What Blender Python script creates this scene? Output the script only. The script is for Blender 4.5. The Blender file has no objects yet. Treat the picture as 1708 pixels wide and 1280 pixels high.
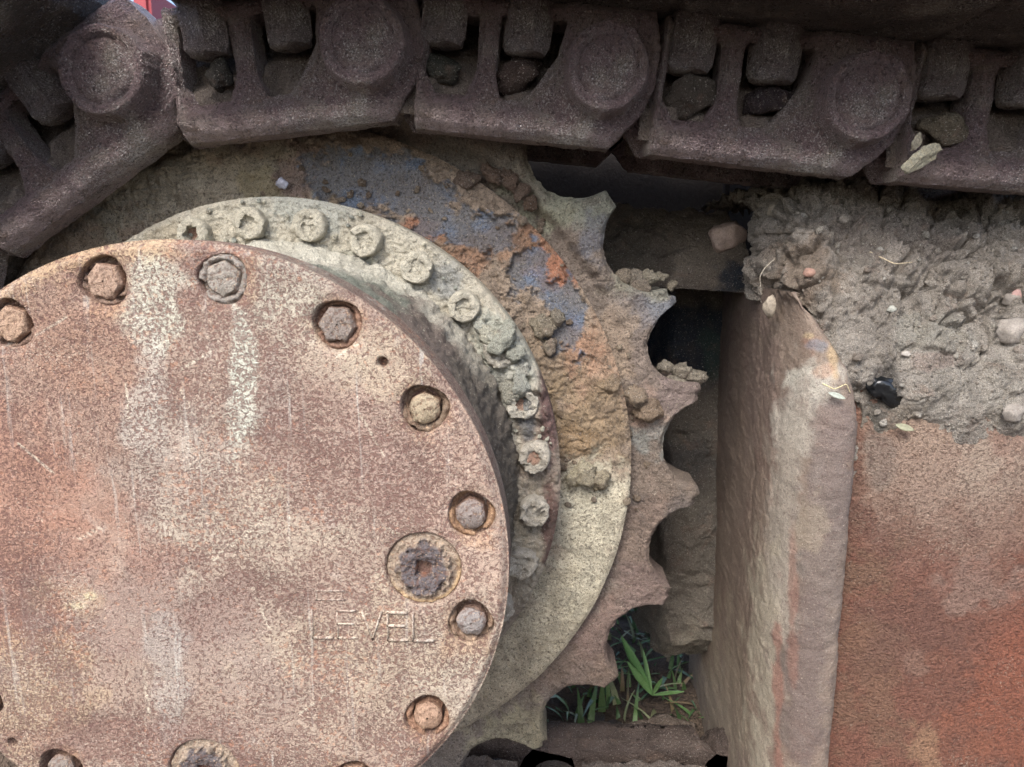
import bpy, math, random
import numpy as np
from mathutils import Vector, Euler

R = math.radians
rng = np.random.default_rng(7)
random.seed(7)
scene = bpy.context.scene
COL = scene.collection

# ------------------------------------------------------------------ camera
CAM = np.array([0.242, -0.48, 0.214]); YAW = 0.04; PIT = -0.177; FPX = 1250.0   # photo pixels
cam_d = bpy.data.cameras.new('camera'); cam = bpy.data.objects.new('camera', cam_d); COL.objects.link(cam)
cam.location = CAM
cam.rotation_euler = Euler((math.pi / 2 + PIT, 0, YAW), 'XYZ')
cam_d.sensor_fit = 'HORIZONTAL'; cam_d.sensor_width = 36.0
cam_d.lens = 36.0 * FPX / 1708.0
cam_d.clip_start = 0.01; cam_d.clip_end = 2000
cam_d.dof.use_dof = True; cam_d.dof.focus_distance = 0.66; cam_d.dof.aperture_fstop = 14.0
scene.camera = cam

# ------------------------------------------------------------------ light
SUN_EL, SUN_AZ = 46.0, 198.0       # azimuth clockwise from +Y: behind the camera, a little to its left
world = bpy.data.worlds.new('World'); scene.world = world; world.use_nodes = True
wn = world.node_tree.nodes; wl = world.node_tree.links
bg = wn['Background']; sky = wn.new('ShaderNodeTexSky'); sky.sky_type = 'NISHITA'
sky.sun_disc = False; sky.sun_elevation = R(SUN_EL); sky.sun_rotation = R(SUN_AZ)
sky.air_density = 0.8; sky.dust_density = 2.5; sky.ozone_density = 0.6
wl.new(sky.outputs['Color'], bg.inputs['Color']); bg.inputs['Strength'].default_value = 0.15
sun_d = bpy.data.lights.new('sun', 'SUN'); sun = bpy.data.objects.new('sun', sun_d); COL.objects.link(sun)
sun_d.energy = 1.5; sun_d.angle = R(22); sun_d.color = (1.0, 0.99, 0.97)
az = R(SUN_AZ); el = R(SUN_EL)
sdir = Vector((math.sin(az) * math.cos(el), math.cos(az) * math.cos(el), math.sin(el)))
sun.rotation_euler = sdir.to_track_quat('Z', 'Y').to_euler()
vs = scene.view_settings
vs.view_transform = 'Standard'; vs.look = 'None'; vs.gamma = 1.0; vs.use_curve_mapping = False
vs.exposure = 1.5

# ------------------------------------------------------------------ numeric helpers
_cp, _sp, _cy, _sy = math.cos(PIT), math.sin(PIT), math.cos(YAW), math.sin(YAW)
def U(px, py, y):
    """photo pixel + distance plane y -> point in the place"""
    x = (px - 854) / FPX; z = -(py - 640) / FPX
    v = np.array([x, _cp - z * _sp, _sp + z * _cp])
    v = np.array([v[0] * _cy - v[1] * _sy, v[0] * _sy + v[1] * _cy, v[2]])
    t = (y - CAM[1]) / v[1]
    return CAM + v * t
def proj(P):
    d = P - CAM
    x = d[..., 0] * _cy + d[..., 1] * _sy; y = -d[..., 0] * _sy + d[..., 1] * _cy; z = d[..., 2]
    f = y * _cp + z * _sp; u = -y * _sp + z * _cp
    return 854 + FPX * x / f, 640 - FPX * u / f

_perm = np.random.default_rng(1).permutation(256); _perm = np.concatenate([_perm, _perm, _perm])
_g = np.random.default_rng(2).normal(size=(256, 3)); _g /= np.linalg.norm(_g, axis=1)[:, None]
def pn(P):
    P = np.asarray(P, float); i = np.floor(P).astype(int); f = P - i; i &= 255
    w = f * f * f * (f * (f * 6 - 15) + 10); out = 0.0
    for dx in (0, 1):
        for dy in (0, 1):
            for dz in (0, 1):
                h = _perm[_perm[_perm[(i[:, 0] + dx) & 255] + ((i[:, 1] + dy) & 255)] + ((i[:, 2] + dz) & 255)]
                g = _g[h]; d = f - np.array([dx, dy, dz])
                ww = (w[:, 0] if dx else 1 - w[:, 0]) * (w[:, 1] if dy else 1 - w[:, 1]) * (w[:, 2] if dz else 1 - w[:, 2])
                out = out + ww * (g * d).sum(1)
    return out * 1.6
def fbm(P, s, o=4, rough=0.5):
    P = np.asarray(P, float).reshape(-1, 3); a, t, f = 1.0, 0.0, s
    for k in range(o):
        t = t + a * pn(P * f + 17.3 * k); a *= rough; f *= 2.03
    return t
def worley(P, s):
    P = np.asarray(P, float).reshape(-1, 3) * s; i = np.floor(P).astype(int); f = P - i
    f1 = np.full(len(P), 9.0); f2 = f1.copy()
    for dx in (-1, 0, 1):
        for dy in (-1, 0, 1):
            for dz in (-1, 0, 1):
                c = i + np.array([dx, dy, dz])
                h = _perm[_perm[_perm[c[:, 0] & 255] + (c[:, 1] & 255)] + (c[:, 2] & 255)]
                off = _g[h] * 0.42 + 0.5
                d = np.linalg.norm(np.array([dx, dy, dz]) + off - f, axis=1)
                m = d < f1
                f2 = np.where(m, f1, np.minimum(f2, d)); f1 = np.where(m, d, f1)
    return f1, f2
def ss(a, b, x):
    t = np.clip((x - a) / (b - a), 0, 1); return t * t * (3 - 2 * t)
def lin(c):
    c = np.array(c, float) / 255.0
    c = np.where(c <= 0.04045, c / 12.92, ((c + 0.055) / 1.055) ** 2.4)
    l = 0.3 * c[0] + 0.59 * c[1] + 0.11 * c[2]
    return l + (c - l) * 0.84
def poly_sdf(x, y, poly):
    """negative inside"""
    poly = np.array(poly, float); n = len(poly)
    d = np.full(x.shape, 1e9); inside = np.zeros(x.shape, bool)
    for k in range(n):
        a = poly[k]; b = poly[(k + 1) % n]; e = b - a
        wx = x - a[0]; wy = y - a[1]
        t = np.clip((wx * e[0] + wy * e[1]) / (e @ e), 0, 1)
        d = np.minimum(d, np.hypot(wx - t * e[0], wy - t * e[1]))
        c = ((a[1] > y) != (b[1] > y)) & (x < (b[0] - a[0]) * (y - a[1]) / (b[1] - a[1] + 1e-12) + a[0])
        inside ^= c
    return np.where(inside, -d, d)

def mesh(name, V, F, smooth=True, sharp=None):
    """V (n,3), F list of arrays of equal-length faces or one (m,k) array"""
    V = np.ascontiguousarray(V, dtype=np.float32)
    Fs = F if isinstance(F, list) else [F]
    Fs = [np.asarray(f, dtype=np.int32) for f in Fs if len(f)]
    me = bpy.data.meshes.new(name)
    me.vertices.add(len(V)); me.vertices.foreach_set('co', V.ravel())
    loops = np.concatenate([f.ravel() for f in Fs])
    tot = np.concatenate([np.full(len(f), f.shape[1], np.int32) for f in Fs])
    start = np.concatenate([[0], np.cumsum(tot)[:-1]]).astype(np.int32)
    me.loops.add(len(loops)); me.loops.foreach_set('vertex_index', loops)
    me.polygons.add(len(tot)); me.polygons.foreach_set('loop_start', start)
    me.polygons.foreach_set('loop_total', tot)
    me.update(calc_edges=True); me.validate()
    me.polygons.foreach_set('use_smooth', np.full(len(me.polygons), smooth))
    if sharp: me.set_sharp_from_angle(angle=R(sharp))
    return me
def set_col(me, C):
    C = np.asarray(C, float)
    if C.ndim == 1: C = np.tile(C, (len(me.vertices), 1))
    a = me.color_attributes.new('Col', 'FLOAT_COLOR', 'POINT')
    a.data.foreach_set('color', np.concatenate([C, np.ones((len(C), 1))], 1).astype(np.float32).ravel())
    return me
def obj(name, me, mat, parent=None, loc=None, rot=None, scale=None):
    o = bpy.data.objects.new(name, me); COL.objects.link(o)
    if mat and not me.materials: me.materials.append(mat)
    if parent: o.parent = parent
    if loc is not None: o.location = loc
    if rot is not None: o.rotation_euler = rot
    if scale is not None: o.scale = scale
    return o
def tag(o, label, cat, group=None, kind=None):
    o['label'] = label; o['category'] = cat
    if group: o['group'] = group
    if kind: o['kind'] = kind
    return o
def empty(name, loc=(0, 0, 0)):
    o = bpy.data.objects.new(name, None); COL.objects.link(o); o.location = loc; o.empty_display_size = 0.05; return o
def grid_faces(nu, nv, wrap=False):
    """index = i*nv + j ; i rows, j columns"""
    i = np.arange(nu - 1)[:, None]; j = np.arange(nv if wrap else nv - 1)[None, :]
    j2 = (j + 1) % nv
    a = i * nv + j; b = i * nv + j2; c = (i + 1) * nv + j2; d = (i + 1) * nv + j
    return np.stack([a, b, c, d], -1).reshape(-1, 4)
def normals(V, F):
    n = np.zeros_like(V); f = V[F]
    fn = np.cross(f[:, 2] - f[:, 0], f[:, 3] - f[:, 1])
    for k in range(4): np.add.at(n, F[:, k], fn)
    return n / (np.linalg.norm(n, axis=1)[:, None] + 1e-12)
def paint(P, base, blobs, nf=28.0, na=0.55):
    """colours of a surface: base plus ragged-edged stains and some painted light and shade; blobs (px,py,rx,ry,rgb,amount)"""
    px, py = proj(P); C = np.tile(lin(base), (len(P), 1))
    n = fbm(P, nf, 4, 0.6) * na
    for k, (x, y, rx, ry, col, a) in enumerate(blobs):
        d = np.hypot((px - x) / rx, (py - y) / ry) + n * (1 if k % 2 else -1)
        w = (1 - ss(0.6, 1.25, d)) * a
        C = C * (1 - w[:, None]) + lin(col) * w[:, None]
    return C

# ------------------------------------------------------------------ materials
def material(name, speck=None, patch=None, grain=(900, 0.25), bump=(0.4, 0.004), rough=(0.75, 0.95),
             metal=0.0, bscale=(250, 1200), spec=0.3, streak=None):
    """attribute colour + layers of noise: speck/patch = (scale, lo, hi, rgb, amount, distortion)"""
    m = bpy.data.materials.new(name); m.use_nodes = True
    nt = m.node_tree; N = nt.nodes; L = nt.links; b = N['Principled BSDF']
    tc = N.new('ShaderNodeTexCoord'); at = N.new('ShaderNodeAttribute'); at.attribute_name = 'Col'
    col = at.outputs['Color']
    def noise(scale, detail=4, rgh=0.6, dist=0.0, vec=None):
        n = N.new('ShaderNodeTexNoise'); n.inputs['Scale'].default_value = scale; n.inputs['Detail'].default_value = detail
        n.inputs['Roughness'].default_value = rgh; n.inputs['Distortion'].default_value = dist
        L.new(vec if vec is not None else tc.outputs['Object'], n.inputs['Vector']); return n.outputs['Fac']
    def rng_(v, a, b_, c=0.0, d=1.0):
        r = N.new('ShaderNodeMapRange'); r.interpolation_type = 'SMOOTHSTEP'
        for k, x in zip(('From Min', 'From Max', 'To Min', 'To Max'), (a, b_, c, d)): r.inputs[k].default_value = x
        L.new(v, r.inputs['Value']); return r.outputs['Result']
    def mixc(fac, a, bcol):
        x = N.new('ShaderNodeMix'); x.data_type = 'RGBA'; L.new(fac, x.inputs['Factor'])
        L.new(a, x.inputs['A'])
        if isinstance(bcol, tuple): x.inputs['B'].default_value = bcol
        else: L.new(bcol, x.inputs['B'])
        return x.outputs['Result']
    heights = []
    for layer in (patch or []):
        sc, lo, hi, rgb, amt, dist = layer[:6]
        f = rng_(noise(sc, 6, 0.65, dist), lo, hi, 0, amt)
        col = mixc(f, col, tuple(lin(rgb)) + (1,))
    for layer in (speck or []):
        sc, lo, hi, rgb, amt, dist = layer[:6]
        f0 = noise(sc, 3, 0.6, dist)
        if len(layer) > 6:      # density follows a broad noise
            bn = noise(layer[6], 3, 0.6, 0.4)
            ad = N.new('ShaderNodeMath'); ad.operation = 'MULTIPLY_ADD'; L.new(bn, ad.inputs[0]); ad.inputs[1].default_value = 0.5
            L.new(f0, ad.inputs[2]); sb = N.new('ShaderNodeMath'); sb.operation = 'SUBTRACT'; L.new(ad.outputs[0], sb.inputs[0]); sb.inputs[1].default_value = 0.25
            f0 = sb.outputs[0]
        f = rng_(f0, lo, hi, 0, amt)
        col = mixc(f, col, tuple(lin(rgb)) + (1,)); heights.append((f, -0.5))
    if streak:
        mp = N.new('ShaderNodeMapping'); mp.inputs['Scale'].default_value = streak[0]; L.new(tc.outputs['Object'], mp.inputs['Vector'])
        f = rng_(noise(1.0, 5, 0.6, 0.3, mp.outputs['Vector']), streak[1], streak[2], 0, streak[4])
        col = mixc(f, col, tuple(lin(streak[3])) + (1,))
    g = rng_(noise(grain[0], 3, 0.7), 0.25, 0.75, 1 - grain[1], 1 + grain[1])
    vm = N.new('ShaderNodeMix'); vm.data_type = 'RGBA'; vm.blend_type = 'MULTIPLY'; vm.inputs['Factor'].default_value = 1.0
    L.new(col, vm.inputs['A']); L.new(g, vm.inputs['B'])
    L.new(vm.outputs['Result'], b.inputs['Base Color'])
    L.new(rng_(noise(160, 4), 0.3, 0.7, rough[0], rough[1]), b.inputs['Roughness'])
    b.inputs['Metallic'].default_value = metal; b.inputs['Specular IOR Level'].default_value = spec
    h = noise(bscale[0], 6, 0.65, 0.2)
    h2 = noise(bscale[1], 3, 0.6)
    ma = N.new('ShaderNodeMath'); ma.operation = 'MULTIPLY_ADD'; L.new(h2, ma.inputs[0]); ma.inputs[1].default_value = 0.35; L.new(h, ma.inputs[2])
    hh = ma.outputs[0]
    for f, k in heights:
        a2 = N.new('ShaderNodeMath'); a2.operation = 'MULTIPLY_ADD'; L.new(f, a2.inputs[0]); a2.inputs[1].default_value = k; L.new(hh, a2.inputs[2]); hh = a2.outputs[0]
    bp = N.new('ShaderNodeBump'); bp.inputs['Strength'].default_value = bump[0]; bp.inputs['Distance'].default_value = bump[1]
    L.new(hh, bp.inputs['Height']); L.new(bp.outputs['Normal'], b.inputs['Normal'])
    return m

M = {}
M['cover'] = material('speckled_rust_paint',
    patch=[(16, 0.52, 0.72, (150, 114, 100), 0.25, 0.5), (40, 0.56, 0.74, (204, 194, 178), 0.3, 0.6), (90, 0.54, 0.70, (128, 92, 82), 0.45, 0.8)],
    speck=[(400, 0.47, 0.59, (112, 78, 68), 0.78, 0.9, 9), (1000, 0.55, 0.66, (92, 64, 58), 0.5, 0.4, 18), (560, 0.58, 0.68, (214, 194, 170), 0.42, 0.6, 12), (240, 0.60, 0.70, (190, 128, 88), 0.35, 0.4, 14)],
    grain=(2000, 0.4), bump=(0.8, 0.0026), rough=(0.6, 0.85), bscale=(480, 1800), streak=((150, 60, 7), 0.58, 0.76, (214, 210, 196), 0.5))
M['hub'] = material('dried_pale_mud', patch=[(35, 0.52, 0.7, (120, 112, 94), 0.5, 0.5)],
    speck=[(500, 0.56, 0.68, (92, 84, 70), 0.45, 0.4), (420, 0.6, 0.7, (222, 214, 190), 0.5, 0.4)], grain=(1900, 0.5), bump=(1.0, 0.005), bscale=(300, 1300))
M['rustbolt'] = material('rusty_bolt', speck=[(380, 0.5, 0.62, (98, 66, 50), 0.6, 0.4), (500, 0.58, 0.7, (205, 170, 130), 0.5, 0.4)],
    grain=(1300, 0.3), bump=(0.6, 0.003), rough=(0.55, 0.8), metal=0.15, bscale=(300, 1200))
M['sprocket'] = material('muddy_sprocket', patch=[(26, 0.54, 0.7, (96, 82, 72), 0.5, 0.6)],
    speck=[(480, 0.54, 0.66, (70, 58, 50), 0.6, 0.6), (620, 0.58, 0.68, (206, 190, 166), 0.5, 0.5)], grain=(1800, 0.5), bump=(1.0, 0.005), rough=(0.7, 0.95), bscale=(260, 1200))
M['chain'] = material('cast_steel', patch=[(30, 0.5, 0.7, (116, 96, 88), 0.6, 0.5), (18, 0.52, 0.68, (142, 134, 120), 0.6, 0.5), (60, 0.56, 0.70, (120, 96, 78), 0.5, 0.7)],
    speck=[(520, 0.54, 0.66, (48, 42, 42), 0.65, 0.4), (700, 0.58, 0.66, (206, 200, 194), 0.65, 0.4, 14)], grain=(1100, 0.55), bump=(1.0, 0.006), rough=(0.24, 0.46), metal=0.45, bscale=(420, 1200), spec=0.8)  # pale specks paint sparkle highlights into the steel colour
M['dark'] = material('dark_steel', speck=[(200, 0.5, 0.68, (58, 50, 46), 0.5, 0.5)], grain=(900, 0.3), bump=(0.5, 0.003), rough=(0.6, 0.9))
M['mud'] = material('dry_mud', patch=[(22, 0.5, 0.7, (112, 98, 88), 0.45, 0.6), (34, 0.56, 0.7, (150, 122, 104), 0.4, 0.6)],
    speck=[(420, 0.58, 0.7, (84, 74, 66), 0.6, 0.5), (600, 0.60, 0.70, (214, 206, 192), 0.6, 0.3)], grain=(1200, 0.5), bump=(1.0, 0.009), rough=(0.9, 1.0), bscale=(300, 1100), spec=0.1)
M['frame'] = material('weathered_frame', patch=[(20, 0.52, 0.72, (104, 78, 68), 0.4, 0.5)],
    speck=[(450, 0.55, 0.68, (84, 60, 54), 0.5, 0.5), (600, 0.62, 0.72, (196, 180, 158), 0.45, 0.3)], grain=(1300, 0.35), bump=(0.6, 0.0024), rough=(0.65, 0.9), bscale=(380, 1300),
    streak=((120, 60, 14), 0.60, 0.76, (170, 160, 142), 0.25))
M['panel'] = material('leathery_rust_panel', patch=[(16, 0.52, 0.7, (108, 74, 62), 0.45, 0.5)],
    speck=[(380, 0.50, 0.64, (84, 54, 46), 0.5, 0.4), (520, 0.60, 0.72, (186, 162, 138), 0.5, 0.4, 12)], grain=(1000, 0.3), bump=(1.0, 0.005), rough=(0.42, 0.65), bscale=(420, 1300))
M['stone'] = material('stone', speck=[(400, 0.55, 0.68, (96, 84, 76), 0.4, 0.4)], grain=(900, 0.25), bump=(0.5, 0.002), rough=(0.75, 0.95))
M['plant'] = material('leaf', patch=[(60, 0.5, 0.7, (70, 110, 40), 0.4, 0.2)], grain=(500, 0.2), bump=(0.2, 0.001), rough=(0.4, 0.6), spec=0.4)
M['ground'] = material('soil', patch=[(9, 0.5, 0.7, (86, 74, 62), 0.5, 0.5)], speck=[(150, 0.55, 0.7, (60, 52, 44), 0.5, 0.5)], grain=(500, 0.35), bump=(1.0, 0.02), rough=(0.9, 1.0), bscale=(60, 300), spec=0.1)
M['grease'] = material('glossy_black_grease', grain=(300, 0.1), bump=(0.3, 0.003), rough=(0.12, 0.25), spec=0.6, bscale=(120, 400))
M['redpaint'] = material('red_paint', grain=(200, 0.2), bump=(0.1, 0.001), rough=(0.4, 0.6))
M['wood'] = material('dry_wood', grain=(700, 0.5), bump=(0.6, 0.002), streak=((900, 900, 60), 0.5, 0.7, (140, 126, 92), 0.6))

# ------------------------------------------------------------------ shape helpers
def polar(rs, na, hfun, a0=0.0, a1=2 * math.pi, rfun=None):
    """disc facing -Y; rows = radii, columns = angles; hfun(r, a) -> y"""
    full = abs(a1 - a0 - 2 * math.pi) < 1e-6
    a = np.linspace(a0, a1, na, endpoint=not full)
    rr, aa = np.meshgrid(rs, a, indexing='ij')
    if rfun is not None: rr = rfun(rr, aa)
    y = hfun(rr, aa)
    V = np.stack([rr * np.cos(aa), y, rr * np.sin(aa)], -1).reshape(-1, 3)
    F = grid_faces(len(rs), na, wrap=full)
    return V, F
def sdf_plate(sdf, u0, u1, v0, v1, step, hfun, back, levels=3):
    """solid plate from a 2-D signed distance; local x=u, z=v, front faces -Y. hfun(u,v,d)->outward height"""
    us = np.arange(u0, u1 + step, step); vv = np.arange(v0, v1 + step, step)
    uu, vg = np.meshgrid(us, vv, indexing='ij'); nv = len(vv)
    x = uu.ravel(); z = vg.ravel(); d = sdf(x, z)
    F = grid_faces(len(us), nv)
    keep = (d[F] < 0).sum(1) >= 2
    F = F[keep]
    out = d > -0.25 * step
    e = 1e-5
    for _ in range(3):
        gx = (sdf(x + e, z) - sdf(x - e, z)) / (2 * e); gz = (sdf(x, z + e) - sdf(x, z - e)) / (2 * e)
        g2 = gx * gx + gz * gz + 1e-6
        dd = sdf(x, z); mv = np.where(out, np.clip(dd, -step, 1.5 * step), 0)
        x = x - mv * gx / g2; z = z - mv * gz / g2
    d = np.minimum(sdf(x, z), 0)
    used = np.unique(F); remap = np.full(len(x), -1); remap[used] = np.arange(len(used))
    F = remap[F]; x, z, d = x[used], z[used], d[used]
    V = np.stack([x, -hfun(x, z, d), z], 1)
    # boundary walls
    E = np.concatenate([F[:, [0, 1]], F[:, [1, 2]], F[:, [2, 3]], F[:, [3, 0]]])
    key = np.sort(E, 1); k = key[:, 0].astype(np.int64) * len(V) + key[:, 1]
    uq, inv, cnt = np.unique(k, return_inverse=True, return_counts=True)
    B = E[cnt[inv] == 1]
    bv = np.unique(B); bi = np.full(len(V), -1); bi[bv] = np.arange(len(bv))
    Vs = [V]; Fs = [F[:, ::-1]]; prev = bv; base = len(V); prevmap = {}
    cur = np.arange(len(V))
    lastidx = bv
    for l in range(1, levels + 1):
        t = l / levels
        nb = V[bv].copy(); nb[:, 1] = nb[:, 1] * (1 - t) + back * t
        idx = np.arange(base, base + len(nb)); Vs.append(nb); base += len(nb)
        a = lastidx[bi[B[:, 0]]]; b = lastidx[bi[B[:, 1]]]; c = idx[bi[B[:, 1]]]; dd_ = idx[bi[B[:, 0]]]
        Fs.append(np.stack([a, b, c, dd_], 1)); lastidx = idx
    # back face
    nb = V.copy(); nb[:, 1] = back
    idx0 = base; Vs.append(nb + np.array([0, 1e-5, 0]))
    Fs.append(F + idx0)
    return np.concatenate(Vs), np.concatenate(Fs), len(V)
def lathe(profile, seg=24, poly=None):
    """profile (r, y) from centre front outward then back; axis Y, front faces -Y; poly: list flag of hex sections"""
    a = np.linspace(0, 2 * math.pi, seg, endpoint=False)
    V = []; 
    for k, (r, y) in enumerate(profile):
        rr = np.full(seg, r)
        if poly and poly[k]:
            n = poly[k]; q = (a + math.pi / n) % (2 * math.pi / n) - math.pi / n
            rr = r * math.cos(math.pi / n) / np.cos(q)
        V.append(np.stack([rr * np.cos(a), np.full(seg, y), rr * np.sin(a)], 1))
    V = np.concatenate(V); F = grid_faces(len(profile), seg, wrap=True)
    return V, F
def ico(sub=2):
    import bmesh
    bm = bmesh.new(); bmesh.ops.create_icosphere(bm, subdivisions=sub, radius=1.0)
    V = np.array([v.co[:] for v in bm.verts]); F = np.array([[v.index for v in f.verts] for f in bm.faces]); bm.free(); return V, F
ICO = {k: ico(k) for k in (1, 2, 3, 4)}
def lump(sub, size, seed, amp=0.3, freq=1.2, facet=0.0):
    V, F = ICO[sub]; V = V.copy(); off = seed * 7.31
    if facet:
        r = np.random.default_rng(seed)
        for _ in range(9):
            n = r.normal(size=3); n /= np.linalg.norm(n); c = r.uniform(0.55, 0.85)
            dd = V @ n - c; V = V - np.outer(np.maximum(dd, 0), n) * facet
    V = V * (1 + amp * fbm(V + off, freq, 4, 0.55)[:, None])
    if sub >= 3:
        f1_, f2_ = worley(V + off, 2.3); V = V * (1 + 0.22 * (0.5 - f1_) + 0.10 * fbm(V + off, 5, 3, 0.6))[:, None]
    return V * np.array(size), F
def box(sx, sy, sz, bev=0.0):
    import bmesh
    bm = bmesh.new(); bmesh.ops.create_cube(bm, size=1.0)
    for v in bm.verts: v.co = Vector((v.co.x * sx, v.co.y * sy, v.co.z * sz))
    if bev: bmesh.ops.bevel(bm, geom=list(bm.edges), offset=bev, segments=2, affect='EDGES')
    me = bpy.data.meshes.new('box'); bm.to_mesh(me); bm.free(); me.polygons.foreach_set('use_smooth', [True] * len(me.polygons)); me.set_sharp_from_angle(angle=R(40)); return me

# ================================================================== ground
gx = np.concatenate([-np.geomspace(400, 3, 14), np.linspace(-2, 3, 220), np.geomspace(4, 400, 14)])
gy = np.concatenate([-np.geomspace(400, 3, 14), np.linspace(-2, 3.5, 240), np.geomspace(4.5, 400, 14)])
GZ = -0.485
X, Y = np.meshgrid(gx, gy, indexing='ij')
P0 = np.stack([X, Y, 0 * X], -1).reshape(-1, 3)
near = 1 - ss(2.5, 6, np.hypot(P0[:, 0], P0[:, 1]))
P0[:, 2] = GZ + (0.02 * fbm(P0, 3, 4) + 0.012 * fbm(P0, 17, 4)) * near - 0.012
P0[:, 2] += 0.066 * ss(0.375, 0.41, P0[:, 1]) * (1 - ss(0.62, 0.95, P0[:, 1])) * near
me = set_col(mesh('ground', P0, grid_faces(len(gx), len(gy))), paint(P0, (104, 88, 74), []))
g = obj('ground', me, M['ground']); g['kind'] = 'structure'; g['label'] = 'bare brown soil under the tracked machine'

# ================================================================== drive sprocket (cover, housing, flange, disc, teeth turn together)
root = empty('drive_sprocket', (0, 0.25, 0))
tag(root, 'rusty toothed drive sprocket with round bolted hub cover', 'drive sprocket')
def part(name, V, F, C, mat, parent, smooth=True, sharp=None):
    me = set_col(mesh(name, V, F, smooth, sharp), C)
    o = obj(name, me, mat); o.parent = parent
    o.matrix_parent_inverse = Vector((0, 0, 0)) and parent.matrix_world.inverted() if False else o.matrix_parent_inverse
    return o
# children keep world coordinates: root sits at y=.25, so meshes are shifted back by that
def rel(V, origin=(0, 0.25, 0)): return V - np.array(origin)

bolt_ang = [123.6, 102.7, 79.7, 56.7, 33.8, 10.9, -11.9, -35.1, -57.6, -80.1, -102.0, -124.1, -146.5, -169.0, 168.5, 146.0]
BR = 0.1985
bolts = [(BR * math.cos(R(a)), BR * math.sin(R(a))) for a in bolt_ang]
PLUGS = [(0.162, -0.002), (-0.003, -0.163)]
HOLES = [tuple(U(638, 605, 0)[[0, 2]]), tuple(U(20, 1240, 0)[[0, 2]])]
RC = 0.2205
rs = np.concatenate([np.linspace(0.0005, 0.13, 44), np.linspace(0.132, 0.2145, 92), np.array([0.2155, 0.2165, 0.2175, 0.2185, 0.2193, 0.2200, 0.2204, 0.2205, 0.2205, 0.2205, 0.2205])])
def cover_h(r, a):
    x = r * np.cos(a); z = r * np.sin(a); P = np.stack([x, 0 * x, z], -1).reshape(-1, 3)
    n = (0.00045 * fbm(P, 60, 4) + 0.0007 * fbm(P, 14, 3)).reshape(r.shape)
    h = n
    for k, (bx, bz) in enumerate(bolts):
        d = np.hypot(x - bx, z - bz)
        wob = 0.0009 * np.sin(3 * np.arctan2(z - bz, x - bx) + k)
        h = h + 0.0105 * (1 - ss(0.0147, 0.0164, d + wob)) + 0.0012 * (1 - ss(0.017, 0.023, d))
    for bx, bz in PLUGS:
        d = np.hypot(x - bx, z - bz); h = h + 0.0065 * (1 - ss(0.0252, 0.0268, d)) + 0.0008 * (1 - ss(0.026, 0.033, d))
    for bx, bz in HOLES:
        d = np.hypot(x - bx, z - bz); h = h + 0.007 * (1 - ss(0.0022, 0.0042, d))
    h = h + 0.0045 * ss(0.2135, 0.2203, r) ** 1.6       # worn chamfer
    return h
V, F = polar(rs, 1152, cover_h)
nA = 1152
for k, yy in enumerate((0.010, 0.022, 0.034)):               # rim wall
    V[-(3 - k) * nA:len(V) - (2 - k) * nA, 1] = yy
blob = [(20, 850, 120, 190, (186, 112, 80), 0.7), (130, 700, 150, 200, (170, 122, 100), 0.65), (110, 540, 150, 120, (176, 130, 104), 0.7), (450, 430, 130, 45, (128, 88, 82), 0.85), (340, 470, 80, 40, (140, 100, 94), 0.6),
        (262, 500, 42, 90, (214, 212, 194), 0.9), (505, 500, 60, 70, (214, 212, 192), 0.75), (408, 600, 26, 130, (220, 222, 206), 0.95), (395, 700, 22, 60, (210, 210, 196), 0.7), (250, 680, 34, 110, (200, 192, 182), 0.7), (300, 800, 100, 130, (190, 178, 166), 0.6), (460, 640, 30, 80, (176, 160, 150), 0.6),
        (130, 425, 160, 34, (214, 178, 128), 0.8), (30, 470, 60, 40, (214, 178, 132), 0.7), (440, 880, 150, 80, (206, 190, 168), 0.65), (560, 760, 120, 120, (170, 138, 126), 0.6), (680, 800, 100, 90, (166, 134, 124), 0.6),
        (220, 1010, 210, 90, (148, 118, 112), 0.7), (430, 1100, 150, 100, (158, 138, 130), 0.6), (280, 1130, 30, 120, (178, 170, 164), 0.6), (770, 750, 50, 180, (204, 168, 148), 0.6), (180, 900, 120, 60, (172, 118, 96), 0.5),
        (620, 1090, 160, 90, (212, 192, 164), 0.65), (780, 1120, 80, 120, (206, 194, 174), 0.7), (60, 1170, 90, 90, (208, 176, 134), 0.7), (140, 1235, 190, 34, (140, 92, 82), 0.75), (650, 600, 70, 80, (206, 186, 158), 0.65), (560, 600, 70, 50, (200, 184, 162), 0.5), (600, 1200, 120, 60, (196, 172, 150), 0.5),
        (790, 980, 40, 90, (212, 180, 160), 0.5), (330, 1245, 120, 50, (150, 116, 108), 0.6), (120, 1000, 60, 30, (200, 164, 120), 0.5), (130, 1010, 14, 8, (230, 214, 170), 0.8), (150, 995, 10, 8, (230, 214, 170), 0.8)]
for bx, bz in bolts:
    q = proj(np.array([[bx, 0, bz]])); blob.append((float(q[0][0]), float(q[1][0]) + 6, 40, 40, (186, 140, 98), 0.55))
C = paint(V, (176, 150, 134), [(b_[0], b_[1], b_[2], b_[3], b_[4], b_[5] * (0.62 if b_[2] > 45 else 0.8)) for b_ in blob], 26, 0.8)
qx, qy = proj(V)
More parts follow.
